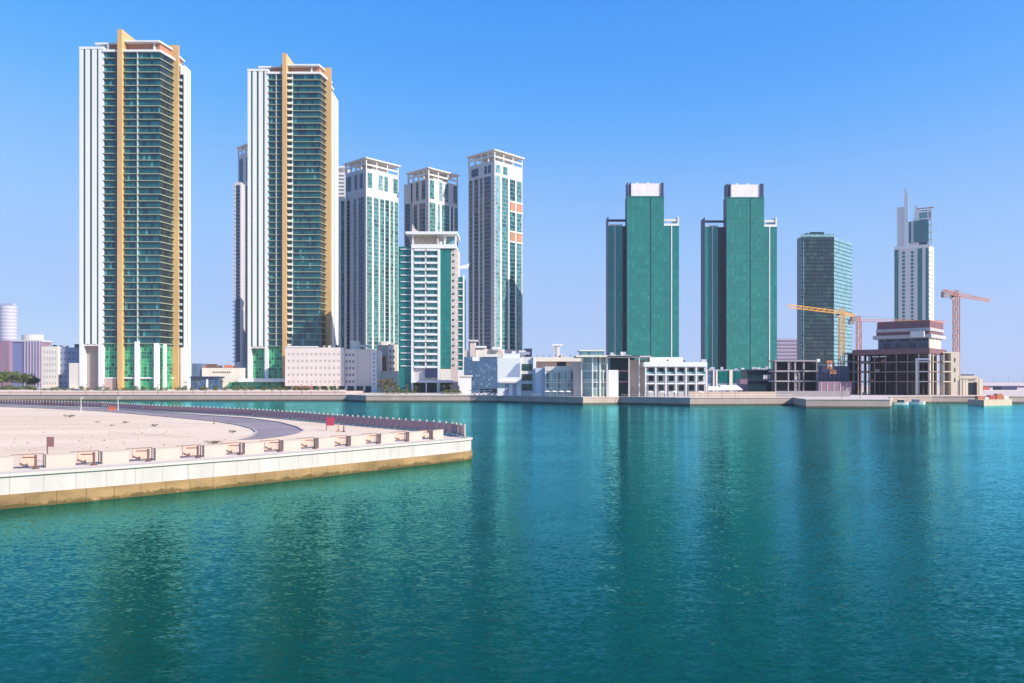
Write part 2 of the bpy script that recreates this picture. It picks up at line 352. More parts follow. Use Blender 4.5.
# ------------------------------------------------------------------ the two sail towers
def sail_tower(label, D, c):
    b = Bld('sail_tower', label, 'tower', c['blade'][0], D, TERR, 0, 'twin towers with ochre blades')
    lx, lz = b.lx, b.lz; fd = c['facet_d']
    pl, pr, pf = c['bay']
    x0, x1, x2 = lx(pl), lx(pr), lx(pf, fd)
    back = c['depth']
    zl, zt = lz(c['lob']), lz(c['cor'] + 2)
    bay = [(x0,0),(x1,0),(x2,fd),(x2,back),(x0,back)]
    b.poly('glass_facade', DARKG, bay, zl, zt)
    b.poly('lobby_glass', LOBBY, [(x0+.2,.6),(x1-.2,.6),(x2-.3,fd),(x2-.3,back-1),(x0+.2,back-1)], 0, zl)
    dv = Vector((x2-x1, fd)).normalized(); nv = Vector((dv.y, -dv.x)); A_ = Vector((x1,0)); E_ = Vector((x2,fd))
    b.poly('facet_glass', FACG, [tuple(A_+nv*.01+dv*.05), tuple(E_+nv*.01), tuple(E_+nv*.12), tuple(A_+nv*.12+dv*.05)], zl, zt)
    o = 1.1
    def ring(e): return [(x0,-e),(x1+e*.4,-e),(x2+e,fd-.3),(x2+e,back-4),(x2-2,back-4),(x2-2,fd),(x1-2,2),(x0,2)]
    n = c['floors']; pitch = (zt-zl)/n
    first = None
    for k in range(n):
        if first is None: first = MB().prism(ring(o), 0, pitch*.13).build('floor_slab', SLAB, b.root, (0,0,zl))
        else: dup(first, (0,0,zl+k*pitch), parent=b.root)
    # glass balustrade line above each slab is thin and set inside it
    b.poly('cornice', WHITE, ring(1.5), zt, lz(c['cor']))
    # thin upright on the glass
    for p in c['uprights']:
        b.rb('mullion', SLABW, lx(p,-1.3)-.13, lx(p,-1.3)+.13, -1.35, .3, zl, zt)
    # ochre blade
    a0, a1 = c['blade']
    prof = [(-2.6,0),(19,0),(19,lz(c['cor']-6)),(17.5,lz(c['slope'],17.5)),(-2.6,lz(c['peak'],-2.6))]
    MB().xprism(prof, lx(a0,-2.6), lx(a1,-2.6)).build('sail_blade', YEL, b.root)
    # ochre side wall
    q0, q1, qt = c['side']
    b.box('side_blade', YEL, q0, q1, fd+2, fd+3.6, qt, None)
    # white fins on the left
    fx0, fx1 = c['fins'][0][0], c['fins'][-1][1]
    zf = lz(c['fin_bot'])
    b.rb('fin_recess', FING, lx(fx0)+.4, lx(fx1)-.3, -.55, back-2, zf, lz(c['fin_top'])-1.2)
    for i, (u, w) in enumerate(c['fins']):
        low = 0 if i in (0, len(c['fins'])-1) else zf
        b.rb('white_fin', WHITE, lx(u), lx(w), -.8, 3.0 if 0 < i < len(c['fins'])-1 else back-3, low, lz(c['fin_top'])-.004)
    b.rb('fin_cap', WHITE, lx(fx0)-.2, lx(fx1)+.1, -1.0, back-3, lz(c['fin_top']), lz(c['fin_top'])+1.4)
    b.rb('fin_sill', WHITE2, lx(fx0)+.4, lx(fx1)-.3, -.5, 6, zf-1.2, zf-.004)
    b.box('base_wall', c['base_mat'], c['fins'][0][1]-1, fx1-1, 3.2, back-5, c['fin_bot']+2, None)
    # crown: red panels under a thin white roof
    zc, zr = lz(c['cor']), lz(c['roof'])
    b.poly('crown_panel', CROWNR, [(lx(pl-9)+6,5.5),(x1-1,2.5),(x2-1.2,fd+1),(x2-1.2,back-3),(lx(pl-9)+6,back-3)], zc, zr-.9)
    b.poly('roof_slab', WHITE, [(lx(pl-12),3.5),(lx(pl+12),3.5),(lx(pl+12),0),(x1-.5,0),(x2,fd),(x2,back-2),(lx(pl-12),back-2)], zr-.9, zr)
    for p in c['posts']: b.rb('crown_post', WHITE, lx(p)-.5, lx(p)+.5, 1.6, 2.4, zc, zr-.905)
    # white wing on the right with balcony stubs in the slot
    w0, w1, w2 = c['wing']
    wd = c['wing_d']; xr = lx(w1, fd+2); xs = lx(w0, fd+2)
    zt2 = lz(c['wing_top'], fd+2); zs2 = zt2 - 4.0
    b.poly('white_wing', WHITE, [(xs+.6,fd+4.2),(xr,fd+4.2),(xr,fd+4.2+wd),(xs-2,fd+4.2+wd)], 0, zt2)
    b.rb('wing_groove', FING, xr-.3, xr+.04, fd+4.2+wd*.36, fd+4.2+wd*.44, lz(346), zt2-3)
    first = None
    nb = n - 2
    if c['stubs']:
        b.rb('slot_glass', GDARK, xs, xr-.9, fd+3.9, fd+4.19, lz(346), zt2-6)
        for k in range(nb):
            zz = zl + k*pitch
            if zz > zt2-8: break
            if first is None: first = MB().box(xs, xr-1.6, fd+2.4, fd+3.89, 0, pitch*.34).build('balcony', SLABW, b.root, (0,0,zz))
            else: dup(first, (0,0,zz), parent=b.root)
    # side balconies right of the blade
    if c.get('near_stubs'):
        u, w = c['near_stubs']; first = None
        for k in range(n):
            zz = zl + k*pitch
            if first is None: first = MB().box(lx(u,-1.8), lx(w,-1.8), -1.8, -1.2, .3, pitch*.42).build('balcony', c['stub_mat'], b.root, (0,0,zz))
            else: dup(first, (0,0,zz), parent=b.root)
    # lobby columns and transom
    for u, w, t in c['cols']:
        b.box('lobby_column', WHITE, u, w, -1.6, .4, t, None)
    if c.get('transom'):
        b.rb('transom', WHITE, x0, x1, -.5, .58, lz(c['transom']+.7), lz(c['transom']-.7))
        b.rb('transom', WHITE, x2-.25, x2+.5, fd, back-3, lz(c['transom']+.7), lz(c['transom']-.7))
        b.box('base_wall', PINK, 103.2, 116, -.35, .5, c['transom']+.8, None)
    return b
greywall = solid('grey_brown_wall', (.38,.31,.29), .8, .12, .3, jx=3, jz=4, jcol=.7)
tA = sail_tower('taller left green glass tower with white fins, an ochre blade and a bright glass lobby', 500, dict(
    bay=(104,160,171.5), facet_d=11, depth=34, lob=344, cor=50.5, floors=43, uprights=[137.2], blade=(117.2,121.9), peak=29, slope=41.5,
    side=(170,178.4,45), fins=[(80,83.9),(86,90.4),(92.6,97.2),(99,104.2)], fin_top=49.5, fin_bot=344, base_mat=greywall,
    roof=40.2, posts=[107,153], wing=(178,183.6,192), wing_d=9, wing_top=64, stubs=True,
    cols=[(134.5,138.8,341.5),(153.8,158.6,343),(163.2,165.2,344)], transom=378))
tB = sail_tower('green glass tower with white fins and ochre blade rising behind the cream podium block', 530, dict(
    bay=(268.5,320,324.5), facet_d=8, depth=34, lob=346.5, cor=72.5, floors=44, uprights=[276,292.3], blade=(282.2,286.3), peak=53, slope=65,
    side=(317,331,67.5), fins=[(248,251.2),(253,257),(259,263.2),(265,268.6)], fin_top=71.5, fin_bot=346.5, base_mat=LOBBY,
    roof=64, posts=[311], wing=(329,331.5,339), wing_d=19, wing_top=90, stubs=False, near_stubs=(287.5,292), stub_mat=CREAM2,
    cols=[]))
tB.rb('podium_canopy', WHITE, tB.lx(243), tB.lx(292), -9, 8, tB.lz(382), tB.lz(378.6))
tB.rb('podium_glass', LOBBY, tB.lx(229,-6), tB.lx(281,-6), -6, 6, 0, tB.lz(382.2))

# ------------------------------------------------------------------ residential blocks seen corner-on
def corner_dims(px_l, px_n, px_r, D, al):
    xn = X(px_n, D); c, s = math.cos(al), math.sin(al)
    kl = (px_l-CX)/FPX; kr = (px_r-CX)/FPX
    return (xn - kl*D)/(c + kl*s), (kr*D - xn)/(s - kr*c)
def residential(name, label, D, pL, pN, pR, ytop, yroof, al, secs, ledge, group='residential towers with open framed tops', strip_pier=True, posts_in=CREAM2, floors_y=3.4):
    al = math.radians(al); wl, wr = corner_dims(pL, pN, pR, D, al)
    b = Bld(name, label, 'tower', pN, D, LANDZ, -al, group); lz = b.lz
    H = lz(ytop)
    b.rb('wall', RES_W, -wl, 0, 0, wr, 0, H)
    for (t, bt, sl, sr, led) in secs:
        z1, z0 = lz(t), max(.5, lz(bt))
        for f0, f1, m in sl: b.rb('window_strip', m, -wl+f0*wl, -wl+f1*wl, -.12, .3, z0, z1)
        for f0, f1, m in sr: b.rb('window_strip', m, -.3, .12, f0*wr, f1*wr, z0, z1)
        if led:
            # piers between the strips
            for i in range(len(sl)-1):
                u, w = sl[i][1], sl[i+1][0]
                if w-u > .015: b.rb('pier', RES_W, -wl+u*wl+.05, -wl+w*wl-.05, -.45, .2, z0, z1)
            for i in range(len(sr)-1):
                u, w = sr[i][1], sr[i+1][0]
                if w-u > .015: b.rb('pier', WHITE, -.2, .5, u*wr+.05, w*wr-.05, z0, z1)  # whiter than the left piers: sunlight put into their colour
            first = None; z = z0
            while z < z1 - 1:
                if first is None:
                    mb = MB().box(-wl, .28, -.3, -.001, 0, .32); mb.box(.001, .28, 0, wr, 0, .32)
                    first = mb.build('floor_ledge', ledge, b.root, (0,0,z))
                else: dup(first, (0,0,z), parent=b.root)
                z += floors_y
    # open crown
    zr = lz(yroof)
    hc = zr - H
    b.rb('roof_slab', WHITE2, -wl-1.0, 1.4, -1.4, wr+1.2, zr-.9, zr)
    b.rb('crown_core', posts_in, -wl*.72, -wl*.22, wr*.3, wr*.8, H, zr-.905)
    for fx, fy in ((0,0),(.5,0),(1,0),(0,.34),(0,.67),(0,1),(.25,0),(.75,0)):
        x = -wl*fx; y = wr*fy
        b.rb('crown_post', WHITE2, x-(.05 if fx == 0 else 0)-.8, x-.05 if fx == 0 else x+.5, max(y-.8, .05) if fy else .05, max(y, .9) if fy else .9, H, zr-.905)
    b.rb('parapet_beam', WHITE2, -wl+.05, -.06, .06, .8, H+hc*.42, H+hc*.58)
    b.rb('parapet_beam', WHITE2, -.8, -.06, .85, wr-.1, H+hc*.32, H+hc*.46)
    b.wl, b.wr = wl, wr
    return b
LEDGE = solid('grey_ledge', (.30,.34,.36), .6, .1)
# slim tower behind the second sail tower
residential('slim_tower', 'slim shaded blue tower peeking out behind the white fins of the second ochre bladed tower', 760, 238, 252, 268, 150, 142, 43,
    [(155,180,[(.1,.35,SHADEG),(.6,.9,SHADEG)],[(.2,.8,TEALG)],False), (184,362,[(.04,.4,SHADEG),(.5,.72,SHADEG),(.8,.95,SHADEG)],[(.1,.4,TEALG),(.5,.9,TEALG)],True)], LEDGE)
sb = Bld('side_wing', 'lower balcony wing standing left of the slim shaded blue tower', 'building', 240, 752, LANDZ, 0)
sb.box('wall', RES_W, 234.5, 241, 0, 12, 182, None); sb.box('window_strip', SHADEG, 236, 240, -.1, .1, 185, 362)
f_ = None
for k in range(45):
    z = sb.lz(362) + k*3.75
    if f_ is None: f_ = MB().box(sb.lx(233), sb.lx(236), -1.0, -.11, 0, 1.1).build('balcony', RES_W, sb.root, (0,0,z))
    else: dup(f_, (0,0,z), parent=sb.root)

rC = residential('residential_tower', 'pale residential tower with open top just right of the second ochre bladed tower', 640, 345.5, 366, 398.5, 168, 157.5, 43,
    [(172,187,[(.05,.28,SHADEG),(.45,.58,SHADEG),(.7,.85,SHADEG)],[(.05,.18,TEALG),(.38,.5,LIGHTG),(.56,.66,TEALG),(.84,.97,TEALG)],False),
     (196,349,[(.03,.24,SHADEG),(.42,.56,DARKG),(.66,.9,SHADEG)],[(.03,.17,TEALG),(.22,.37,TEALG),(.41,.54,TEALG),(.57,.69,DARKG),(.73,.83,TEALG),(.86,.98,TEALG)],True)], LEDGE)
rW = Bld('side_wing', 'low white residential wing in the gap left of the pale open topped tower', 'building', 342, 655, LANDZ, 0)
rW.box('wall', WHITE2, 336, 346.5, 0, 14, 197.5, None)
rW.box('window_strip', TEALG, 341, 344.3, -.15, .1, 201, 349)
rW2 = Bld('background_tower', 'hazy white balcony tower showing above the low white wing', 'tower', 341, 900, LANDZ, 0)
rW2.box('wall', RES_W, 334, 344.5, 0, 20, 172, None); rW2.box('roof_slab', WHITE, 333, 346, -2, 20, 166, 167.5)
for i in range(8): rW2.box('balcony', WHITE2, 338, 345.5, -2, -.1, 173+i*3.6, 174.8+i*3.6)

rD = residential('residential_tower', 'pale open topped tower rising behind the green and white balcony tower', 650, 408, 428.5, 458, 178, 167.5, 43,
    [(179.5,198,[(.0,.22,SHADEG),(.4,.52,SHADEG),(.68,.85,SHADEG)],[(.04,.18,TEALG),(.36,.46,LIGHTG),(.55,.66,TEALG),(.84,.96,TEALG)],False),
     (202,349,[(.3,.48,SHADEG),(.58,.84,SHADEG)],[(.03,.22,TEALG),(.28,.37,LIGHTG),(.42,.69,TEALG),(.74,.82,DARKG),(.86,.98,TEALG)],True)], LEDGE)
rDw = Bld('side_wing', 'shaded side wing with dark glass left of the tower behind the balcony tower', 'building', 407, 664, LANDZ, 0)
rDw.box('wall', RES_W, 404, 411, 0, 12, 184.5, None); rDw.box('window_strip', SHADEG, 405.2, 410, -.15, .1, 204, 349)

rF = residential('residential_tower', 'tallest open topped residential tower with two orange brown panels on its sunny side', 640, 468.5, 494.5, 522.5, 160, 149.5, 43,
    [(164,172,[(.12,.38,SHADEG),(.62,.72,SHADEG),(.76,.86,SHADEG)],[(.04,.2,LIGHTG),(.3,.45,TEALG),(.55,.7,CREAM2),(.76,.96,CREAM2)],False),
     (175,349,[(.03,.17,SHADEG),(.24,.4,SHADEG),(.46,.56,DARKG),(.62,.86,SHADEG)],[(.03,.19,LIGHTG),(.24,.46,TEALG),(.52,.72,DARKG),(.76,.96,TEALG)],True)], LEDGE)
ORP = solid('rust_panel', (.42,.19,.11), .7, .22, .5, jx=1.3, jz=1.6, jcol=1.6)
for (t, bt) in ((197.5,207),(228,238)):
    for u, w in ((.54,.72),(.77,.95)):
        rF.rb('rust_panel', ORP, -.1, .62, rF.wr*u, rF.wr*w, rF.lz(bt), rF.lz(t)-.6)
    rF.rb('panel_frame', WHITE, -.1, .8, rF.wr*.5, rF.wr*.99, rF.lz(t)-.595, rF.lz(t)+.4)
    rF.rb('panel_frame', WHITE, -.1, .8, rF.wr*.5, rF.wr*.99, rF.lz(bt)-1.0, rF.lz(bt)-.005)

# ------------------------------------------------------------------ green tower with white balconies
def balcony_tower():
    b = Bld('balcony_tower', 'green glass tower with rows of white balconies and a white framed top on the waterfront', 'tower', 430, 485, LANDZ, 0)
    lx, lz = b.lx, b.lz; top = 246; n = 19; z0 = lz(368); pitch = 6.5*485/800
    b.box('glass_wing', GREEND, 398.5, 411.5, 1.5, 28, top+.5, None)
    b.box('wall', RES_W, 411.2, 457, .6, 28, top, None)
    b.box('pier', WHITE, 411.2, 413.4, -.8, .6, top, None)
    b.box('pier', WHITE2, 424.9, 426.2, -.6, .6, top, 378)
    b.box('pier', WHITE, 437.6, 440.2, -.8, .6, top, None)
    b.box('glass_panel', GREEN, 440.2, 451, -.2, .6, top+1, 368.5)
    b.box('stair_wall', RES_P, 451, 458, .2, .6, 250, None)
    b.box('bay_glass', TEALG, 413.4, 437.6, .2, .6, top+1, 368)
    b.box('corner_bay', GREEND, 457.4, 464, 3, 24, 277, 370)
    b.box('corner_post', WHITE, 462.8, 464.4, 2.2, 3, 275, 370)
    def rows(name, mat, p0, p1, y0, y1, t, h, cnt, base):
        f = None
        for k in range(cnt):
            z = base + k*pitch
            if f is None: f = MB().box(lx(p0,y0), lx(p1,y0), y0, y1, 0, h).build(name, mat, b.root, (0,0,z))
            else: dup(f, (0,0,z), parent=b.root)
    rows('balcony', WHITE, 414.2, 424.8, -1.1, .19, 0, 1.2, n, z0)
    rows('balcony', WHITE, 426.4, 437.2, -1.1, .19, 0, 1.2, n, z0)
    rows('floor_slab', WHITE2, 400.5, 411.2, .9, 1.49, 0, .55, n, z0+1)
    rows('floor_slab', WHITE2, 458.2, 463, 2.3, 2.99, 0, .6, 14, z0+.5)
    rows('stair_window', BLACKG, 452.4, 453.9, .05, .25, 0, 1.2, n, z0+1)
    rows('stair_window', CREAM2, 455, 456.6, .05, .25, 0, 1.4, n, z0+2)
    # crown
    b.box('crown_beam', WHITE, 411.3, 456.4, -1.2, 6, 244.2, 248.2)
    b.box('roof_slab', WHITE, 405.5, 457.5, -2.2, 24, 231.4, 234)
    brace = solid('timber_screen', (.68,.47,.30), .8, .12, .4, jx=2.6, jcol=1.3)
    mb = MB(); zb, zt = lz(244.2), lz(234)
    b.rb('screen', brace, lx(413.5), lx(437), 3.0, 3.4, zb, zt)
    for i in range(7):
        x = lx(413.5) + i*(lx(437)-lx(413.5))/7.0
        MB().tube((x, 2.4, zb), (x+3.2, 2.4, zt), .35, 4).build('brace', WHITE2, b.root)
    for p in (413,437.8,445,455.8): b.rb('crown_post', RES_P if p == 437.8 else WHITE, lx(p)-.45, lx(p)+.45, -.4, .6, zb, zt-.01)
    b.rb('crown_glass', LIGHTG, lx(446), lx(456), 6.2, 6.6, zb, zt)
    MB().xprism([(4, zt+1.6), (20, zt+1.6), (16, zt+2.2), (9, zt+4)], lx(411), lx(412)).build('sail_tip', RES_P, b.root)
    MB().yprism([(lx(411), lz(231)), (lx(418.5), lz(231)), (lx(414.5), lz(228)), (lx(411.6), lz(222.5))], 3, 3.8).build('sail_tip', RES_P, b.root)
    MB().yprism([(lx(457), lz(266)), (lx(469), lz(262.5)), (lx(467.5), lz(267.5)), (lx(457), lz(268))], 4, 5).build('wing_bracket', WHITE, b.root)
    # entrance
    b.box('entrance_canopy', WHITE, 411, 453, -7, .1, 380.2, 382.6)
    b.box('entrance_column', WHITE, 425.6, 426.8, -6.6, -5.9, 382.7, None)
    b.box('entrance_column', WHITE, 437, 438.4, -6.6, -5.9, 382.7, None)
    b.box('screen_board', solid('dark_board', rgb(50,58,90), .4, .1), 424.8, 437.4, -1.4, -.9, 369, 377.8)
    b.box('entrance_glass', BLACKG, 412, 451, -.3, .19, 383, None)
    b.box('entrance_wall', CREAM2, 440.5, 451, -.45, -.3, 369, 380)
    b.box('base_block', WHITE, 456, 464.5, 2, 20, 370, None)
    return b
balcony_tower()

# ------------------------------------------------------------------ twin green glass towers
def green_tower(label, D, c):
    b = Bld('green_tower', label, 'tower', c['main'][0], D, LANDZ, 0, 'twin green glass towers')
    lx = b.lx; m0, m1, mt = c['main']
    b.box('glass_facade', GREEN, m0, m1, 0, 9, mt, None)
    b.rb('side_wall', DSTEEL, lx(m0)-.15, lx(m0)-.003, .15, 9, 0, b.lz(mt)-.5)
    for p in c['seams']: b.box('seam', GDARK, p-.35, p+.35, -.12, .2, mt+.5, None)
    b.box('roof_edge', GREEND, m0-.2, m1+.2, -.3, 9.2, mt-1, mt)
    p0, p1, pt = c['panel']
    b.box('crown_panel', PANEL, p0, p1, 1.2, 8, pt, mt-1)
    for u, w in c['cfins']: b.box('crown_fin', DSTEEL, u, w, .3, 8.4, pt-.8, mt-1)
    for i in range(2): b.box('roof_unit', WHITE2, p0+5+i*11, p0+7+i*11, 4, 7, pt-1.3, pt)
    e0, e1 = c['edge']; l0, l1, wt = c['lwing']; r0, r1 = c['rwing']
    b.box('left_wing', GREEND, e1-.4, c['rec'][0], 7, 17.9, wt, None)
    b.box('recess', GDARK, c['rec'][0], m0+.4, 9.01, 32, wt+.5, None)  # shade of the recess put into a dark colour
    b.box('right_wing', GREEND, m1-.4, r1, 7, 32, wt, None)
    b.box('wing_cap', WHITE, m1, r1, 6.7, 7.4, wt-2, wt+.2)
    b.box('wing_cap', RES_W, e1+.2, c['rec'][0], 6.7, 7.4, wt-1.2, wt+.1)
    for p, mat in c['strips']: b.box('white_strip', mat, p-.45, p+.45, 6.6, 7.0, wt-.5, None)
    b.box('edge_fin', DSTEEL, e1-.5, e1+.2, 6, 18, wt-9, None)
    b.box('edge_fin', WHITE2, r1-1.6, r1, 7.5, 31, wt-9, wt-2.2)
    b.box('sky_beam', DSTEEL, e1, m0, 8, 9.2, wt-6.2, wt-4.0)
    b.box('sky_beam', WHITE2, m1, r1-1.6, 8, 9.2, wt-6.5, wt-4.2)
    return b
green_tower('left of the twin green glass towers, straight above the low white arcade building', 600, dict(main=(627,664,197), panel=(631.2,661.2,183.5), seams=[650.8], cfins=[(627.2,628.2),(630,631),(661.4,663.6)],
    lwing=(606.3,627,225.5), rwing=(664,679), rec=(622.5,), edge=(606.3,608.3), strips=[(615,RES_W),(671.6,WHITE)]))
green_tower('right of the twin green glass towers, with white panelled top and dark left edge', 640, dict(main=(726.5,764.2,198), panel=(731,760.3,184.5), seams=[750.3], cfins=[(726.7,727.9),(729.6,730.8),(760.5,763.6)],
    lwing=(702.3,726.5,226.5), rwing=(764,777), rec=(718,), edge=(702.3,704.8), strips=[(712.5,RES_W),(769.6,WHITE)]))

# ------------------------------------------------------------------ dark glass office tower
def office_tower():
    b = Bld('office_tower', 'dark olive glass office tower with right side tinted by reflected sky standing behind the yellow crane', 'tower', 834, 700, LANDZ, 0)
    lx, lz = b.lx, b.lz
    xl, xn, xr = lx(801), 0, lx(852,31)
    zt = lz(237)
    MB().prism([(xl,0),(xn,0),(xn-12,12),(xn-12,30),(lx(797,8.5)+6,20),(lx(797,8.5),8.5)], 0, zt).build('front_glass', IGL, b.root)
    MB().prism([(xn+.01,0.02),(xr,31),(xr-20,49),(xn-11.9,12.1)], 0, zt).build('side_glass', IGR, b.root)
    n = 40; pitch = (zt)/n; f = None
    for k in range(1, n):
        mb = MB().box(xl, xn-.05, -.35, -.002, 0, .75)
        if f is None: f = mb.build('floor_band', IBAND, b.root, (0,0,k*pitch))
        else: dup(f, (0,0,k*pitch), parent=b.root)
    f = None
    d = Vector((xr-xn, 31)).normalized(); nn = Vector((d.y, -d.x))
    for k in range(1, n):
        if f is None:
            A = Vector((xn,0)); B_ = Vector((xr,31))
            f = MB().prism([tuple(A+nn*.05), tuple(A+nn*.3), tuple(B_+nn*.3), tuple(B_+nn*.05)], 0, .6).build('side_floor_band', solid('teal_floor_band', rgb(50,96,104), .4, .1), b.root, (0,0,k*pitch))
        else: dup(f, (0,0,k*pitch), parent=b.root)
    b.box('corner_strip', SHADEG, 801, 802.4, -.5, -.37, 240, None)
    b.box('mullion', TEALG, 803, 804.2, -.6, -.37, 240, None)
    b.box('roof_parapet', LIGHTG, 801, 834, .5, 1.0, 234, 237)
    b.box('roof_unit', IBAND, 811, 824, 6, 14, 232, 237); b.box('roof_unit', DSTEEL, 806, 808, 5, 9, 233, 237)
    b.box('roof_unit', WHITE2, 825, 829, 9, 13, 234.5, 237)
    return b
office_tower()

# ------------------------------------------------------------------ spire tower
def spire_tower():
    b = Bld('spire_tower', 'distant pale tower with a pointed white spire at far right behind the unfinished building', 'tower', 912, 900, LANDZ, -math.radians(29))
    lx, lz = b.lx, b.lz
    b.box('wall', WHITE2, 894.2, 929, 0, 30, 247, None)
    MB().prism([(lx(929),0.01),(lx(933.5,14),14),(lx(933.5,14),30),(lx(929),30)], 0, lz(247)-.01).build('side_wall', WHITE, b.root)
    for k in range(30): MB().prism([(lx(929.2),0.4),(lx(933.7,13.6),13.6),(lx(933.7,13.6)+.6,13.6),(lx(929.2)+.6,.4)], 0, 1.2).build('side_rib', RES_W, b.root, (0,0,10+k*4.9))
    for u, w, m in ((894.5,898.4,GREENTOP),(917.6,922.2,GREENTOP),(925.6,928.7,GREENTOP)): b.box('glass_strip', m, u, w, -.4, .1, 249, None)
    for p in (903.6, 912.2):
        f = None
        for k in range(33):
            z = lz(250) - (k+1)*4.2
            if z < 3: break
            if f is None: f = MB().box(lx(p-1.3), lx(p+1.3), -.3, .1, 0, 2.8).build('window', GREENTOP, b.root, (0,0,z))
            else: dup(f, (0,0,z), parent=b.root)
    b.box('ledge', WHITE, 893.8, 930, -.8, 1, 245.5, 248)
    b.box('upper_wall', WHITE2, 897, 904.6, 2, 20, 206, 246)
    MB().yprism([(lx(904,1), lz(248)), (lx(908.4,1), lz(248)), (lx(908.2,1), lz(195)), (lx(905.6,1), lz(187)), (lx(904.4,1), lz(187.5))], 1, 3.2).build('spire', WHITE, b.root)
    b.box('upper_glass', GREENTOP, 908.6, 928.5, 1, 22, 221.5, 243)
    b.box('upper_column', RES_W, 911.2, 913.4, .5, 1.2, 221, 248)
    b.box('shelf', DSTEEL, 919, 927, .2, 4, 243, 246.5)
    MB().yprism([(lx(913,4), lz(221.5)), (lx(919,4), lz(221.5)), (lx(919,4), lz(210)), (lx(917,4), lz(206)), (lx(915,4), lz(204.5))], 4, 8).build('white_fin', WHITE, b.root)
    for p in (928, 931.2): b.box('roof_frame', WHITE, p-.7, p+.7, 3, 5, 210, 247)
    for y in (212, 219, 226, 233, 240): b.box('roof_frame', WHITE, 919, 932.5, 3.2, 4.8, y, y+1.4)
    b.box('crown_screen', LIGHTG, 918.5, 931.5, 5.2, 6, 211, 221.4)
    b.box('roof_rail', CRR, 917, 934, 2.2, 2.8, 208.8, 209.8)
GREENTOP = glass('deep_green_glass', rgb(8,92,92), rgb(18,116,112), 2, 3.6, rgb(10,70,74), .06, .06, .1, .1, .8, .02)
spire_tower()

# ------------------------------------------------------------------ unfinished building on the right quay
MAROON = solid('maroon_shuttering', (.20,.10,.11), .85, .2, .4, jx=2.2, jcol=.7)
CONCB = solid('brown_concrete', (.27,.20,.17), .9, .2, .3, .2, bump=.2)
def unfinished():
    al = math.radians(42); D = 385
    wl, wr = corner_dims(853, 929.5, 946, D, al)
    b = Bld('unfinished_building', 'unfinished concrete building with open bays below and white banded slabs on top', 'building', 929.5, D, LANDZ, -al)
    lz = b.lz; rb = b.rb
    fl = [None, 381, 371, 361, 352.5]
    zs = [0] + [lz(y) for y in fl[1:]]
    inner = .55
    # core wall deep inside the open floors
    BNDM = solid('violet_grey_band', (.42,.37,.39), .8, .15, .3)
    DKC = solid('shaded_block_wall', (.085,.075,.085), .9, .2)  # interior shade of the bays put into this dark colour
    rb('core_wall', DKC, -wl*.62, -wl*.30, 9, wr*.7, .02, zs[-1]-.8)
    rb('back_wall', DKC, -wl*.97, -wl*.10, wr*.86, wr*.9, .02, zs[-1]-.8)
    for k in range(4):
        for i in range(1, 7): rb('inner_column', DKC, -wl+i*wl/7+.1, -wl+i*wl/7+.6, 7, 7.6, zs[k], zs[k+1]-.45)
        rb('netting', CRR if k % 2 else CONCL, -wl*.9+k*3, -wl*.9+k*3+2.4, 3, 3.1, zs[k], zs[k]+1.2)
    for k in range(1, 5): rb('floor_slab', CONCB if k < 4 else MAROON, -wl-.3, 0.15, -.3, wr+.3, zs[k]-.42, zs[k] if k < 4 else zs[k]+2.2)
    nb = 7
    for i in range(nb+1):
        x = -wl + i*wl/nb
        bot = 0
        for k in range(4): rb('column', CONCB if i < 6 else CONCL, x+.1, x+.42 if i < nb else x-.02 - .40, .1, .8, zs[k], zs[k+1]-.605)
    # sunlit right side: columns in paler concrete, sunlight put into the colour
    for i in range(1, 5):
        y = i*wr/4
        for k in range(4): rb('column', CONCL, -.8, -.05, y-1.0, y-.1, zs[k], zs[k+1]-.605)
    for k in range(4): rb('column', CONCL, -.9, -.1, .85, 2.6, zs[k], zs[k+1]-.605)
    # white frame with three openings
    for k in range(1, 4): rb('frame_beam', WHITE2, -wl*.16, -.2, -.5, -.31, zs[k]-.5, zs[k]-.02)
    rb('frame_post', WHITE2, -wl*.17, -wl*.14, -.55, -.31, 0, lz(358)); rb('frame_beam', WHITE2, -wl*.16, -.2, -.5, -.31, lz(360), lz(358))
    # upper storey block
    z5, z6 = zs[4]+2.2, lz(337)
    rb('upper_facade', glass('unfinished_upper_glass', rgb(40,52,70), rgb(74,84,104), 1.5, 3.2, rgb(80,86,104), .14, .2, .3, 0, .5, .02, rgb(14,20,34), .7), -wl*.66, -.6, .3, wr*.72, z5, z6)
    rb('end_wall', CONCL, -.6, -.1, .3, wr*.7, z5, z6)
    for y in (.25, .45): rb('window_slot', CREAM2, -.1, .04, wr*y, wr*(y+.08), z5, z6)
    rb('band_slab', BNDM, -wl*.72, 1.0, -1.0, wr*.86, lz(337.6), lz(334))
    rb('dark_band', MAROON, -wl*.68, .1, -.2, wr*.8, lz(334)+.005, lz(330.6))
    rb('band_slab', BNDM, -wl*.68, .5, -.8, wr*.8, lz(330.6)+.005, lz(327.4))
    rb('roof_slab', MAROON, -wl*.67, .2, -.3, wr*.8, lz(327.4)+.005, lz(320.5))
    rb('roof_kerb', CRR, -wl*.66, .1, -.2, wr*.79, lz(320.5), lz(319.6))
    rb('balcony_box', WHITE2, -wl*.22, -wl*.05, -2.6, -1.2, lz(337), lz(331))
    rb('railing', WHITE2, .5, 1.1, wr*.1, wr*.8, lz(336), lz(335))
    return b
unfinished()
cb = Bld('stair_core', 'pale concrete stair core standing right of the unfinished building under the red crane', 'building', 955, 398, LANDZ, 0)
cb.box('wall', CONCL, 951, 959.5, 0, 8, 352, None)
for y in (358, 368, 378): cb.box('opening', BLACKG, 954.4, 955.4, -.1, .1, y, y+4)
for y in (361, 371, 381): cb.box('landing', CONCL, 943, 951, 0, 5, y, y+1.3)
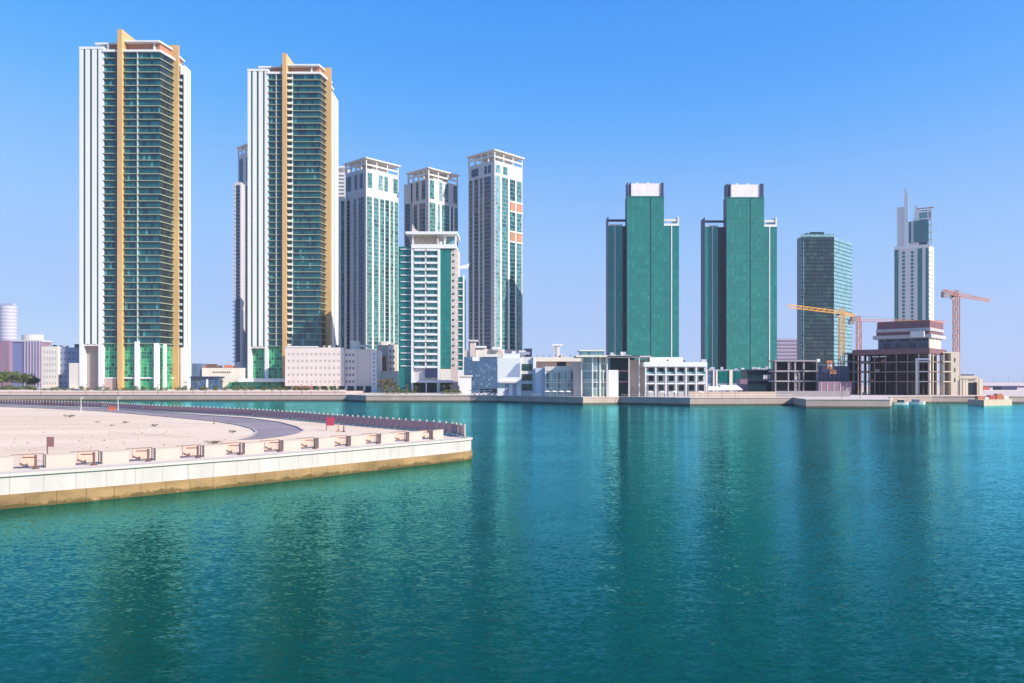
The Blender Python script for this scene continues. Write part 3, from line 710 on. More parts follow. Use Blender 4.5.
for p in (943.6, 949.5): cb.box('post', CONCL, p, p+.8, .5, 1.2, 352, None)
cb.box('landing', CONCL, 943, 951, 0, 5, 352, 353.2)
cb.box('back_wall', RES_P, 944.5, 950.5, 5.2, 5.6, 354, None)
rs = Bld('site_block', 'small pale site building with a dark doorway right of the unfinished building', 'building', 970, 395, LANDZ, 0)
rs.box('wall', CONCL, 959.5, 983, 4, 12, 378.5, None); rs.box('roof_slab', CONCL, 959, 978, 3, 12.5, 375.6, 378.5)
rs.box('doorway', BLACKG, 968.5, 977, 3.85, 4.1, 382.5, None)
for p in (960.5, 963.5, 966.2, 979.5): rs.box('column', CREAM2, p, p+1, 2.4, 3.2, 379.3, None)
rs.box('roof_unit', DSTEEL, 964, 974, 5, 8, 374.4, 375.6)

# open concrete frame left of it
def frame_building():
    D = 410
    b = Bld('concrete_frame', 'low open concrete frame with dark bays below the dark glass office tower', 'building', 775, D, LANDZ, 0)
    b.box('core_wall', BLACKG, 776, 817, 7, 7.6, 361, None)
    b.box('core_wall', BLACKG, 776.5, 777, .8, 7, 361, None)
    for t in (360, 370.4, 380.4): b.box('floor_slab', CONC, 774.6, 818.5, -.5, 9, t, t+1.5)
    for p in (775, 788, 794.5, 803.2, 816.5):
        b.box('column', CONC, p, p+1.5, 0, .8, 361.5, 370.4); b.box('column', CONC, p, p+1.2, 0, .8, 371.9, 380.4); b.box('column', CONC, p, p+1.2, 0, .8, 381.9, None)
    for p in (795.5, 798.5): b.box('timber_shutter', RES_P, p, p+1.6, 1.2, 1.7, 372.5, None)
    b.box('partition', CONC, 788.6, 791.5, 3, 3.5, 362, 370)
frame_building()
def scaffold():
    b = Bld('scaffolding', 'scaffolded site with red and white hoarding between the concrete frame and the unfinished building', 'scaffold', 834, 402, LANDZ, 0)
    b.box('hoarding', LILACD, 818.5, 852, 0, .4, 381.5, None)
    for i in range(5): b.box('hoarding_post', WHITE2, 821+i*6.4, 821.5+i*6.4, -.2, -.01, 383, None)
    b.box('back_wall', DSTEEL, 819, 849, 5, 5.5, 366, None)
    mb = MB()
    for p in (818.8, 823, 827, 831, 835.5, 840, 845, 849):
        mb.tube((b.lx(p), 1.5, 0), (b.lx(p), 1.5, b.lz(362)), .16, 4)
    for y in (364, 370, 376): mb.tube((b.lx(818.8), 1.5, b.lz(y)), (b.lx(849), 1.5, b.lz(y)), .14, 4)
    mb.build('pole_frame', DSTEEL, b.root)
    b.box('red_formwork', CRR, 827, 832.5, 1.8, 3, 360.5, 369); b.box('red_formwork', CRR, 830, 837, 2.0, 3.2, 369.5, 374)
    b.box('white_sheet', WHITE2, 828, 832, 1.55, 1.75, 364, 366.5)
    b.box('tank', WHITE, 817.2, 820, 3.2, 4.6, 359, 362)
scaffold()
ff = Bld('column_frame', 'open column grid of raw concrete left of the unfinished building with sky showing between', 'building', 862, 418, LANDZ, 0)
for p in (848, 853.5, 859.2, 865, 870.6):
    ff.box('column', GDARK, p, p+1.6, 0, .8, 353.5, None)
for y in (353, 361, 371, 381): ff.box('floor_slab', CONC, 847.5, 874, -.4, 6, y, y+1.3)
ff.box('wall', GDARK, 848, 858, 5, 5.6, 354.5, None)

# ------------------------------------------------------------------ cranes
def crane(label, base, z_top, mast_w, tipx, backx, mat, zbase, cabin=True, peak=6.0, apex=None, step=3.4):
    t = thing('tower_crane', label, 'crane', (base[0], base[1], zbase), 0, None)
    h = z_top - zbase
    MB().lattice((0,0,0), (0,0,h), mast_w, step, .22, .13).build('mast', mat, t)
    d = Vector((tipx[0]-base[0], tipx[1]-base[1])); L = d.length; d.normalize()
    d2 = Vector((backx[0]-base[0], backx[1]-base[1])); L2 = d2.length; d2.normalize()
    w = mast_w*.62
    MB().lattice((d.x*mast_w*.5, d.y*mast_w*.5, h+w/2), (d.x*L, d.y*L, h+w/2+tipx[2]), w, step*.9, .11, .06).build('jib', mat, t)
    MB().lattice((d2.x*mast_w*.5, d2.y*mast_w*.5, h+w/2), (d2.x*L2, d2.y*L2, h+w/2), w, step*.9, .13, .07).build('counter_jib', mat, t)
    MB().lattice((0,0,h), (0,0,h+peak), w, 2.4, .15, .09).build('tower_head', mat, t)
    mb = MB(); top = Vector((0,0,h+peak))
    mb.tube(top, (d.x*L*.7, d.y*L*.7, h+w+tipx[2]*.7), .07, 4); mb.tube(top, (d2.x*L2*.9, d2.y*L2*.9, h+w), .07, 4)
    mb.build('tie_cable', MASTG, t)
    c = MB(); cx, cy = d2.x*L2*.86, d2.y*L2*.86
    c.box(cx-1.3, cx+1.3, cy-1.3, cy+1.3, h-2.2, h+w*.4).build('counterweight', CONC, t)
    if cabin:
        k = MB().box(-mast_w*.5-1.9, -mast_w*.5-.1, -1.2, .8, h-1.6, h+.6).build('cab', WHITE2, t)
        MB().box(-mast_w*.5-1.95, -mast_w*.5-.5, -1.25, -1.2, h-.9, h+.2).build('window', BLACKG, k)
    return t
Dy = 430; bY = (X(841.5,Dy), Dy)
crane('ochre tower crane with its long jib pointing left across the dark office tower', bY, Z(314,Dy), 2.3, (X(787,392), 392, 0.0), (X(855,452), 452), CRY, LANDZ, peak=3.2)
Dz = 470; bZ = (X(858.8,Dz), Dz)
crane('smaller reddish tower crane behind the yellow crane with its jib pointing right', bZ, Z(321.5,Dz), 2.2, (X(947,480), 480, -.2), (X(850,462), 462), CRR, LANDZ, cabin=False, peak=3.4)
Dr = 405; bR = (X(956.3,Dr), Dr)
crane('tall red and white tower crane at far right above the pale stair core', bR, Z(296,Dr), 2.2, (X(990,440), 440, .6), (X(943,388), 388), CRR, LANDZ, peak=3.0)

# ------------------------------------------------------------------ low buildings along the quay
def grid_windows(b, mat, p0, p1, t, bt, nx, ny, y0, ww=.5, wh=.5, name='window'):
    sx = (p1-p0)/nx; sy = (bt-t)/ny; f = None
    w = b.lx(p0+sx*ww,y0)-b.lx(p0,y0); h = b.lz(t,y0)-b.lz(t+sy*wh,y0)
    for i in range(nx):
        for j in range(ny):
            x = b.lx(p0+sx*(i+.5-ww/2),y0); z = b.lz(t+sy*(j+.5+wh/2),y0)
            if f is None: f = MB().box(0, w, -.12, .2, 0, h).build(name, mat, b.root, (x,y0,z))
            else: dup(f, (x,y0,z), parent=b.root)
# cream podium block
pb = Bld('podium_block', 'cream panelled car park block with rows of small windows beside the second ochre bladed tower', 'building', 285, 508, LANDZ, 0)
pb.box('wall', CREAM, 285, 343, 0, 24, 347.5, 386)
pb.box('shop_front', GDARK, 290, 371, 1.5, 20, 386, None)
pb.box('side_wall', CREAM, 343.3, 372, 1.2, 24, 349.2, 386)
pb.box('corner_pier', WHITE2, 342.8, 344.2, -.4, 1.2, 348, 386); pb.box('corner_pier', WHITE2, 355.8, 357.2, .7, 1.2, 349.5, 386)
pb.box('end_wall', WHITE, 371.2, 376.8, -.5, 20, 350, None)
wsh = solid('pale_window', (.46,.42,.42), .4, .15, .4, .6)
grid_windows(pb, wsh, 287, 341, 350.5, 385, 12, 5, 0, .38, .3)
grid_windows(pb, solid('blue_window', (.16,.2,.3), .3, .15, .4, .6), 345, 355, 351.5, 385, 3, 5, 1.2, .55, .35, 'side_window')
grid_windows(pb, solid('blue_window_small', (.2,.22,.3), .3, .15, .4, .6), 372.3, 375.8, 352, 386, 1, 8, -.5, .45, .4, 'end_window')
for i in range(9): pb.box('shop_column', CREAM2, 291+i*9, 293.4+i*9, .2, 1, 386.02, None)
pb.box('awning', solid('red_awning', (.42,.12,.12), .8, .1), 292, 312, -2, .1, 386.6, 388.5)
pb.box('roof_wall', CREAM2, 350, 358, 8, 16, 341, 349.2); pb.box('roof_rail', CREAM2, 358, 371, 9, 9.4, 345, 347)
mb = MB().box(pb.lx(286), pb.lx(318), -.3, .5, pb.lz(347.5), pb.lz(346.2)); mb.build('parapet', WHITE, pb.root)
cw = Bld('cream_house', 'tall cream building with a brick brown side between the podium block and the balcony tower', 'building', 388, 540, LANDZ, 0)
cw.box('wall', RES_P, 377, 388, 0, 14, 345, None); cw.box('front_wall', CREAM2, 388, 397.5, -2, 14, 344.5, None)  # right part paler, its sunlit look put into the colour
cw.box('roof_block', CREAM2, 379, 388, 3, 9, 341.5, 345); grid_windows(cw, BLACKG, 388.8, 395.5, 348, 378, 2, 5, -2, .35, .45)
cw.box('brick_panel', solid('brown_brick', (.32,.15,.11), .85, .12, .5), 378, 386, -.2, .2, 356, 371)
cw.box('low_wall', CREAM2, 377, 398, -16, -13, 371, None)
# buildings at the far left
lb = Bld('cream_office', 'low cream and blue shaded office block left of the tallest ochre bladed tower', 'building', 50, 620, LANDZ, 0)
lb.box('wall', CREAM2, 41.5, 58, 0, 18, 346.5, None); lb.box('blue_wing', solid('shade_blue_grey_wall', (.27,.31,.42), .7, .1), 58, 77, 3, 20, 347.5, None)  # the wing's shade is put into its blue-grey wall colour
lb.box('front_block', CREAM2, 69, 78, -6, 2.9, 363, None)
grid_windows(lb, wsh, 43, 57, 349, 386, 5, 6, 0, .35, .4); grid_windows(lb, solid('blue_pane', (.14,.17,.25), .3, .1, .3, .6), 59, 76, 350, 386, 4, 6, 3, .6, .35, 'wing_window')
lb.box('roof_unit', MASTG, 74.5, 77.5, 5, 8, 344, 347.5)
def round_tower(name, label, px, hw, D, ytop, mat, bands, cap=None):
    b = Bld(name, label, 'tower', px, D, LANDZ, 0); r = hw*D/FPX; n = 24
    H = b.lz(ytop)
    circ = lambda k: [(math.cos(2*math.pi*i/n)*k, math.sin(2*math.pi*i/n)*k) for i in range(n)]
    b.poly('shaft', mat, circ(r), 0, H); f = None
    for k in range(bands):
        if f is None: f = MB().prism(circ(r*1.02), 0, H/bands*.4).build('floor_band', RES_W, b.root, (0,0,H/bands*.3))
        else: dup(f, (0,0,H/bands*(k+.3)), parent=b.root)
    b.H, b.r = H, r
    return b
r1 = round_tower('round_tower', 'hazy pale round tower with white floor bands at the left edge', 8, 8, 1400, 306, LILAC, 24)  # distance haze put into the tower's lilac colour
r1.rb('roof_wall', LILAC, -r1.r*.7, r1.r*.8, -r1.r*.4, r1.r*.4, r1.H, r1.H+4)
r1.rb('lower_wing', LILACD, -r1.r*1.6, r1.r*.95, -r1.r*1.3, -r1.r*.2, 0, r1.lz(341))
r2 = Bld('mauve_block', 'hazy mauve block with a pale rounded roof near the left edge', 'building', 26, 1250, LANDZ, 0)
r2.box('shaded_wing', solid('shade_blue_mauve_wall', (.16,.17,.32), .7, .1), 12.5, 23, 1, 26, 341, None)  # left wing's shade put into a bluer, darker wall colour
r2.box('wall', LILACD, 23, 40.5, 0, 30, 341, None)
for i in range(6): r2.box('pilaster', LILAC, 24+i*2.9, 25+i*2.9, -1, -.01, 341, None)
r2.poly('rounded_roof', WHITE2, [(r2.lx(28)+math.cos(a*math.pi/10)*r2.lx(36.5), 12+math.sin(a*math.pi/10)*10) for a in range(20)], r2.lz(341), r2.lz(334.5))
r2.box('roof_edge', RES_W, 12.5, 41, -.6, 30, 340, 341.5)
# low buildings between the two sail towers
lw = Bld('shop_hall', 'low cream hall with a dark line of lettering between the two ochre bladed towers', 'building', 215, 525, LANDZ, 0)
lw.box('wall', CREAM2, 202, 244, 3, 20, 368, None)
lw.box('blue_wing', solid('slate_blue_wall', (.12,.18,.28), .6, .1), 192, 202, 4, 18, 363.5, None)
for i in range(8): lw.box('letter', BROWN, 213+i*2.3, 214.2+i*2.3, 2.85, 3.0, 371.4+(i%2)*.2, 372.9)
for i, (p, q, t) in enumerate(((203,206,366),(206.5,216,364),(218,221,365.5),(224,231,365),(233,236,366))): lw.box('roof_unit', (CRR, BROWN, MASTG)[i%3], p, q, 6, 9, t, 368)
gp = Bld('glass_pavilion', 'low dark blue glass pavilion at the foot of the tallest ochre bladed tower', 'building', 205, 505, LANDZ, 0)
gp.box('wall', BLUEG, 190.5, 218, 0, 8, 378, None); gp.box('roof_slab', DSTEEL, 190, 219, -1, 9, 376.4, 378); gp.box('pier', WHITE, 206, 208, -.3, .2, 379, None)
# white corner with rooftop clutter right of the balcony tower
bl = Bld('blue_glass_block', 'low blue glass block with beige rooftop huts behind the tall open topped tower foot', 'building', 480, 455, LANDZ, 0)
bl.box('glass_facade', BLUEG, 464, 497.5, 0, 20, 357, 389); bl.box('entrance', BLACKG, 480, 497, .6, 18, 389, None); bl.box('base_wall', BLUEG, 466, 480, .3, 18, 389, None)
bl.box('sign_panel', WHITE, 472.4, 479.4, -.3, -.02, 357, 361)
bl.box('roof_hut', RES_P, 464, 470, 3, 10, 350.5, 357); bl.box('roof_hut', RES_P, 470, 475.4, 2, 9, 341, 357); bl.box('hut_roof', WHITE2, 468.5, 477.5, 1, 10, 339.8, 341)
bl.box('roof_hut', CREAM2, 476, 487, 4, 12, 349, 357); bl.box('hut_roof', WHITE, 476, 486, 3, 12, 346, 347.8); bl.box('hut_roof', WHITE, 492, 500.5, 3, 12, 347, 349.5)
bl.box('roof_hut', RES_P, 487, 503, 5, 12, 350.5, 357); bl.box('roof_edge', WHITE2, 484, 500, -.5, 1, 354.2, 356.8)
wc = Bld('kiosk', 'small white kiosk wall right at the foot of the balcony tower', 'kiosk', 465, 440, LANDZ, 0)
wc.box('wall', WHITE, 459.5, 470.8, 0, 5, 376.5, None); wc.box('roof_slab', CREAM2, 459, 472, -.6, 5.6, 375.3, 376.5)
wh = Bld('white_hall', 'white blank fronted hall with two rows of dark windows on the waterfront', 'building', 515, 372, LANDZ, 0)
wh.box('wall', WHITE, 497.5, 521, 0, 12, 357.5, None); wh.box('window_wall', WHITE2, 521, 536, 1, 12, 357, None)
wh.box('roof_slab', WHITE, 503, 520, 1, 10, 353.5, 357.5)
MB().yprism([(wh.lx(506),wh.lz(377)),(wh.lx(520),wh.lz(377)),(wh.lx(520),wh.lz(362.5)),(wh.lx(516),wh.lz(364.5))], -.05, .1).build('painted_shadow', solid('shadow_blue_grey', (.30,.33,.46), .7, .1), wh.root)  # diagonal cast shadow laid on the wall as a blue-grey sheet
for t in (364, 374, 384): wh.box('window', glass('hall_window_%d' % t, rgb(14,52,50), rgb(40,84,66), .9, 1.2, rgb(20,40,44), .1, .1), 521.8, 532.4, .85, 1.1, t, t+6.6)
wh.box('pier', WHITE, 533, 535.6, -.2, 1, 357, None)
for p in (505, 512.5): wh.box('door', LILAC, p, p+4, -.1, .1, 384, None)
wh.box('porch', solid('pale_pink_wall', (.70,.56,.56), .8, .08), 499, 519.5, -1.8, -.12, 381.5, 383)
# roof plant
ru = wh.box('roof_plant', DSTEEL, 524, 532, 3, 8, 348.5, 357); wh.box('roof_plant', WHITE2, 519, 526, 2.4, 7, 350.5, 355.5); wh.box('roof_plant', LILAC, 521, 530, 1.8, 5, 352, 354.5)
bg = Bld('beige_terrace', 'long beige roof terrace building behind the glass fronted waterfront restaurants', 'building', 558, 385, LANDZ, 0)
bg.box('wall', RES_P, 536.5, 582, 6, 16, 361, None); bg.box('terrace_slab', CREAM2, 536, 582, 2, 16, 357.2, 361.4); bg.box('window_band', GDARK, 557, 566, 5.8, 6, 362, 366)
for p in (537, 543, 549, 556, 563, 570): bg.box('terrace_lamp', MASTG, p, p+.5, 4, 4.25, 354.5, 357.2)
gf = Bld('glass_restaurant', 'two storey restaurant with pale glass front and white mullions behind the quay wall', 'building', 560, 362, LANDZ, 0)
gf.box('side_wall', solid('shade_blue_wall', (.52,.55,.62), .7, .08), 535.5, 545, 2, 12, 368, None)  # side wall in shade, its blue shade put into the colour
gf.box('glass_facade', BAYG, 545, 575, 0, 12, 371, None); gf.box('parapet', WHITE2, 545, 575, -.3, 12, 366.5, 371)
gf.box('floor_slab', WHITE2, 545, 575, -.4, -.01, 382, 383.2)
for p in (545, 551, 557, 563, 569, 574): gf.box('mullion', WHITE, p, p+.6, -.35, -.02, 371.2, None)
cg = Bld('curved_pavilion', 'tall bowed glass pavilion with white columns and a flat roof on the quay corner', 'building', 595, 348, LANDZ, 0)
c0, c1 = cg.lx(583.5), cg.lx(608); arc = [(c0 + (c1-c0)*i/10, 2.5 - 3.2*math.sin(math.pi*i/10)) for i in range(11)]
cg.poly('glass_facade', BAYG, arc + [(c1, 12), (c0, 12)], 0, cg.lz(357))
for (t) in (370, 381.5): cg.poly('floor_ring', WHITE2, [(x, y-.2) for x, y in arc] + [(c1, 6), (c0, 6)], cg.lz(t+1.2), cg.lz(t))
for p in (581.2, 592, 599.5, 606.6): cg.box('column', WHITE, p, p+1.1, -1.2 if p > 585 else 1.0, -.4 if p > 585 else 1.6, 357, None)
cg.box('white_wall', WHITE, 608.4, 618.4, 0, 10, 370, None); cg.box('roof_slab', CREAM2, 576, 632, -3, 12, 355.2, 357.0)
cg.box('roof_slab', DSTEEL, 608, 640, -3.4, -3.01, 355.6, 356.8)
cg.box('penthouse', LIGHTG, 580, 604, 3, 11, 351, 355.2); cg.box('penthouse_roof', CREAM2, 579, 605, 2, 12, 350, 351)
cg.box('side_block', RES_P, 574, 581, 4, 12, 362, None)
cp = Bld('pergola', 'tall flat pergola frame with dark interior between the bowed pavilion and the white arcade', 'pergola', 628, 352, LANDZ, 0)
cp.box('roof_slab', RES_W, 609, 651, -2, 12, 355.8, 357.2)
for p in (628.6, 638.8): cp.box('column', WHITE2, p, p+1, -1.6, -.9, 357.2, None)
cp.box('back_wall', GDARK, 610, 634, 7, 8, 358, None); cp.box('pink_wall', RES_P, 630, 645, 5, 6.9, 360, None)
cp.box('balcony', LILACD, 617, 629, 3, 6.5, 370, 372); cp.box('balcony', LILACD, 617, 629, 3, 6.5, 381, 382.5)
# white arcade
wa = Bld('white_arcade', 'three storey white arcade building with six bays on the waterfront', 'building', 645, 348, LANDZ, 0)
wa.box('back_wall', RES_W, 645, 706.5, 2.2, 14, 362, None); wa.box('roof_band', WHITE, 643.8, 707.2, -.6, 14, 362.2, 366.6); wa.box('roof_block', WHITE, 650, 683, 4, 12, 357.2, 362)
for t in (374, 383): wa.box('floor_band', WHITE, 645.2, 706.8, -.2, 2.2, t, t+1.1)
for i in range(7):
    p = 645.2 + i*10.1; wa.box('column', WHITE, p, p+1.2, -.3, .5, 366.7, None)
for i in range(6):
    p = 645.2 + i*10.1
    for j, (t, h) in enumerate(((368,5),(376,5),(385.2,5.4))):
        wa.box('window', BLACKG if (i+j) % 3 else GDARK, p+3.4, p+8.4 - (i*j) % 2, 2.0, 2.3, t, t+h)
for i in range(6):
    p = 646.3 + i*10.1; wa.box('balustrade', LIGHTG, p, p+8.8, .6, .7, 371.8, 374)
wa.box('roof_unit', BROWN, 667, 669, 5.5, 7, 359.6, 361) if False else None
wa.box('vent', MASTG, 667, 668.6, 3.9, 4.0, 359.6, 361)
# podium and tents below the right green tower
pd = Bld('tower_podium', 'low grey podium with glass bays at the foot of the right green tower', 'building', 720, 470, LANDZ, 0)
pd.box('wall', solid('blue_grey_podium', (.30,.32,.40), .7, .12), 699, 776, 4, 20, 369.5, None)
for i, (p, q, m) in enumerate(((701,705,BLUEG),(707,712,BLUEG),(718,729,GREENTOP),(732,742,GREENTOP),(744,749,GDARK))): pd.box('glass_bay', m, p, q, 3.7, 4.1, 371, 383)
for p in (700, 706, 713, 716, 729.4, 731): pd.box('pier', CREAM2 if p > 712 else RES_W, p, p+1.6, 3.2, 3.69, 369.8, None)
db = Bld('dark_hall', 'dark two storey hall with a white window left of the concrete frame', 'building', 760, 430, LANDZ, 0)
db.box('wall', GDARK, 747, 774, 3, 14, 370.5, None); db.box('roof_slab', DSTEEL, 746.5, 774.5, 1, 14, 369.4, 370.5); db.box('floor_slab', DSTEEL, 747, 774, 1.5, 2.99, 379.6, 380.6)
for p in (763.4, 766, 768.6): db.box('window', WHITE, p, p+1.9, 2.85, 3.05, 374.5, 379)
db.box('side_hut', LILACD, 740, 747.5, -2, 4, 379, None); db.box('pier', CONC, 772.5, 774, 1.5, 2.9, 370.5, None)
def tent(label, px, D, w, h0, h1, group):
    t = thing('white_tent', label, 'tent', (X(px,D), D, LANDZ), 0, group); a = w/2
    mb = MB(); mb.quad((-a,-3,h0),(a,-3,h0),(a*.7,0,h1),(-a*.7,0,h1)); mb.quad((a,3,h0),(-a,3,h0),(-a*.7,0,h1),(a*.7,0,h1)); mb.quad((a,-3,h0),(a,3,h0),(a*.7,0,h1)); mb.quad((-a,3,h0),(-a,-3,h0),(-a*.7,0,h1))
    mb.box(-a,a,-3,3,h0-.35,h0-.003)
    mb.build('canopy', WHITE, t); f = None
    for x in (-a+.2, a-.2):
        for y in (-2.8, 2.8):
            if f is None: f = MB().tube((0,0,0),(0,0,h0-.36),.08,6).build('pole', MASTG, t, (x,y,0))
            else: dup(f, (x,y,0), parent=t)
    return t
tent('left of the white canopy tents on the quay below the right green tower', 713, 365, 6.5, 3.0, 4.4, 'white canopy tents')
tent('right larger white canopy tent on the quay below the right green tower', 729, 372, 11, 3.0, 4.9, 'white canopy tents')
# lilac block in the gap
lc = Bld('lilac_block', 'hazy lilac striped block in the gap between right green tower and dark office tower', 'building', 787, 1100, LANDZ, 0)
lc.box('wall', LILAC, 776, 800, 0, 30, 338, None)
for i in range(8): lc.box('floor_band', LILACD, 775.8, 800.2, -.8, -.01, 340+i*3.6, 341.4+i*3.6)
# T-shaped white mast in the distance
tm = Bld('white_pylon', 'white T shaped rooftop pylon above the beige terrace', 'pylon', 557, 520, LANDZ, 0)
tm.box('shaft', WHITE2, 556.5, 560, 0, 2.4, 345, None); tm.box('cross_head', WHITE, 552, 563, -.5, 2.6, 344.2, 345.6); tm.box('shaft', RES_P, 554.8, 556.3, .3, 2, 345.6, None)
# retaining wall in front of the two sail towers
rwall = thing('retaining_wall', 'long pinkish retaining wall below the two ochre bladed towers', 'wall', (0, 448, LANDZ))
MB().box(X(-260,448), X(346,448), 0, 60, 0, Z(391.6,448)-LANDZ).build('wall', PINK, rwall)
MB().box(X(-260,448), X(346,448), -.3, .8, Z(391.6,448)-LANDZ+.004, Z(391.0,448)-LANDZ+.2).build('coping', CREAM2, rwall)
tr = MB().box(X(-300,508), X(346,508), 0, 120, 0, TERR-LANDZ).build('terrace', QTOP); tr.location = (0, 508-6.2, LANDZ); structure(tr)

# ------------------------------------------------------------------ bridge and boats at the right
br = thing('road_bridge', 'low pale bridge on piers crossing the horizon at far right', 'bridge', (X(1000,1200), 1200, LANDZ))
MB().box(X(978,1200)-X(1000,1200), 260, 0, 14, Z(385,1200)-LANDZ, Z(382.5,1200)-LANDZ).build('deck', solid('pale_pink_deck', (.62,.50,.54), .8, .06), br)
MB().box(X(978,1200)-X(1000,1200), 260, 3, 10, 0, Z(386,1200)-LANDZ+.1).build('pier_wall', LILACD, br)
f = None
for i in range(9):
    if f is None: f = MB().tube((0,2,0),(0,2,9),.25,6).build('lamp_mast', LILAC, br, (-30,0,Z(382.5,1200)-LANDZ))
    else: dup(f, (-30+i*22,0,Z(382.5,1200)-LANDZ), parent=br)
rs2 = Bld('shore_sheds', 'row of low dark and pink sheds under the bridge at far right', 'building', 1000, 700, LANDZ, 0)
rs2.box('dark_shed', DSTEEL, 1001, 1017, 0, 12, 386, None); rs2.box('pink_shed', REDM, 979, 990, 0, 10, 387, None); rs2.box('pale_wall', CREAM2, 984, 1022, -20, -19, 390, None)
def boat(label, px, D, L, w, h, cabmat, rz):
    t = thing('moored_boat', label, 'boat', (X(px,D), D, 0), rz, 'boats moored at the right quay')
    st = [(-.5,.85,.9),(-.25,1,.85),(.1,1,.85),(.35,.7,.95),(.5,.06,1.2)]
    mb = MB(); b = 0
    for f_, ww, hh in st:
        x = f_*L; y = ww*w/2; mb.v += [(x,-y*.5,-.3),(x,-y,h*hh),(x,y,h*hh),(x,y*.5,-.3)]
    for i in range(len(st)-1):
        q = 4*i
        for k in range(4): mb.f.append((q+k,q+(k+1)%4,q+4+(k+1)%4,q+4+k))
    mb.f.append((3,2,1,0)); q = 4*(len(st)-1); mb.f.append((q,q+1,q+2,q+3))
    mb.build('hull', WHITE, t)
    MB().box(-.2*L,.15*L,-w*.32,w*.32,h*.86,h*.86+1.1).build('cabin', cabmat, t); MB().box(-.22*L,.18*L,-w*.36,w*.36,h*.86+1.1,h*.86+1.25).build('cabin_roof', WHITE, t)
    return t
boat('left of two small white boats moored beside the pier end', 901, 332, 6.5, 2.2, 1.0, GDARK, .1)
boat('right small white boat moored between the pier end and the right quay', 916, 336, 7.5, 2.4, 1.1, BLUEG, -.1)
jt = MB(); jt.prism([G(968,404.6), G(984,406.0), G(1012,405.2), (X(1012,345),345), (X(968,345),345)], -1, 2.3); structure(jt.build('jetty', TAN))
rj = Bld('jetty_hut', 'heap of red crates and pipes lying on the far right jetty', 'crates', 992, 322, 2.3, 0)
for i, (p, q, t) in enumerate(((978,984,396),(985,989,397.2),(990,996,395.2),(997,1003,393.8),(1004,1009,396))): rj.box('crate', (CRR, CREAM2, REDM)[i % 3], p, q, i*.7, i*.7+2.2, t, None)

# ------------------------------------------------------------------ trees and shrubs on the far shore
def make_tree(name, label, h, r, n, mat, group, trunk=True, squash=.7):
    t = thing(name, label, 'tree' if trunk else 'shrub', group=group)
    rnd = random.Random(n + int(h*100)); th = h - r*squash*1.1 if trunk else r*.3
    mb = MB(); mb.tube((0,0,0), (0,0,th), .05*h*.6+.05, 7, .03*h*.6)
    for i in range(5):
        a = i*1.257 + rnd.random()*.6; mb.tube((0,0,th*.75), (math.cos(a)*r*.6, math.sin(a)*r*.6, th+r*.35), .05*h*.35, 5, .02)
    mb.build('trunk', BARK, t)
    cl = [(rnd.uniform(-.6,.6)*r, rnd.uniform(-.6,.6)*r, rnd.uniform(-.5,.6)*r*squash, rnd.uniform(.3,.55)*r) for _ in range(9)]
    mb = MB(); cz = th + r*squash*.4
    for i in range(n):
        c = cl[i % 9]; v = Vector((rnd.gauss(0,1), rnd.gauss(0,1), rnd.gauss(0,1))).normalized()*c[3]*rnd.uniform(.5,1.05)
        p = Vector((c[0]+v.x, c[1]+v.y, max(-cz+.05, c[2]+v.z*.8)+cz)); s = r*rnd.uniform(.06,.13)
        u = Vector((rnd.gauss(0,1), rnd.gauss(0,1), rnd.gauss(0,.6))).normalized(); w = u.cross(Vector((rnd.gauss(0,1), rnd.gauss(0,1), rnd.gauss(0,1)))).normalized()
        mb.quad(p-u*s, p-w*s*.6, p+u*s, p+w*s*.6)
    mb.build('crown', mat, t)
    return t
def make_palm(label, h, group):
    t = thing('palm_tree', label, 'palm', group=group)
    MB().tube((0,0,0),(0.1,0,h),.22,7,.14).build('trunk', BARK, t)
    mb = MB(); rnd = random.Random(3)
    for i in range(16):
        a = i*2.4; el = rnd.uniform(-.1,1.1); L = h*.42; p = Vector((0.1,0,h)); d = Vector((math.cos(a)*math.cos(el), math.sin(a)*math.cos(el), math.sin(el)))
        side = Vector((-math.sin(a), math.cos(a), 0))
        for k in range(4):
            q = p + d*L/4; w0 = .32*(1-k/4.5); w1 = .32*(1-(k+1)/4.5)
            mb.quad(p-side*w0, p+side*w0, q+side*w1, q-side*w1); p = q; d = (d + Vector((0,0,-.42))).normalized()
    mb.build('crown', LEAF, t); return t
GT = 'green trees at the far left shore'
t0 = make_tree('shore_tree', 'green bushy tree in the row below the hazy mauve block at far left', 7.5, 4.6, 900, LEAF, GT)
pos = [(2,520,1.45),(11,530,1.35),(19,515,1.4),(27,528,1.25),(34,540,.95),(-7,520,1.4)]
for i, (p, D, s) in enumerate(pos):
    o = t0 if i == 0 else dup(t0)
    o.location = (X(p,D), D, LANDZ+1.9 if D > 500 else LANDZ); o.rotation_euler.z = i*1.3; o.scale = (s,)*3
GS2 = 'shrubs below the trees at the far left shore'
q0 = make_tree('shrub', 'low green shrub under the tree row at the far left shore', 3.4, 2.6, 420, LEAF, GS2, False, .9)
for i, p in enumerate((-3, 2, 6, 10, 15, 20, 25, 29, 34)):
    o = q0 if i == 0 else dup(q0); o.location = (X(p,505), 505, Z(391.0,448)-1.0); o.rotation_euler.z = i*1.9; o.scale = (.9+.12*(i % 4),)*3
GB = 'shrubs at the foot of the balcony tower'
s0 = make_tree('shrub', 'leafy green shrub at the foot of the green and white balcony tower', 3.2, 2.1, 500, LEAF, GB, False, .9)
for i, (p, D, s) in enumerate([(387,430,1.2),(393,428,1.0),(399,432,1.15),(406,430,1.05),(412,434,.9),(443,432,.8),(448,430,1.0),(454,431,1.05),(459,434,.8)]):
    o = s0 if i == 0 else dup(s0); o.location = (X(p,D), D, LANDZ); o.rotation_euler.z = i*2.1; o.scale = (s,)*3
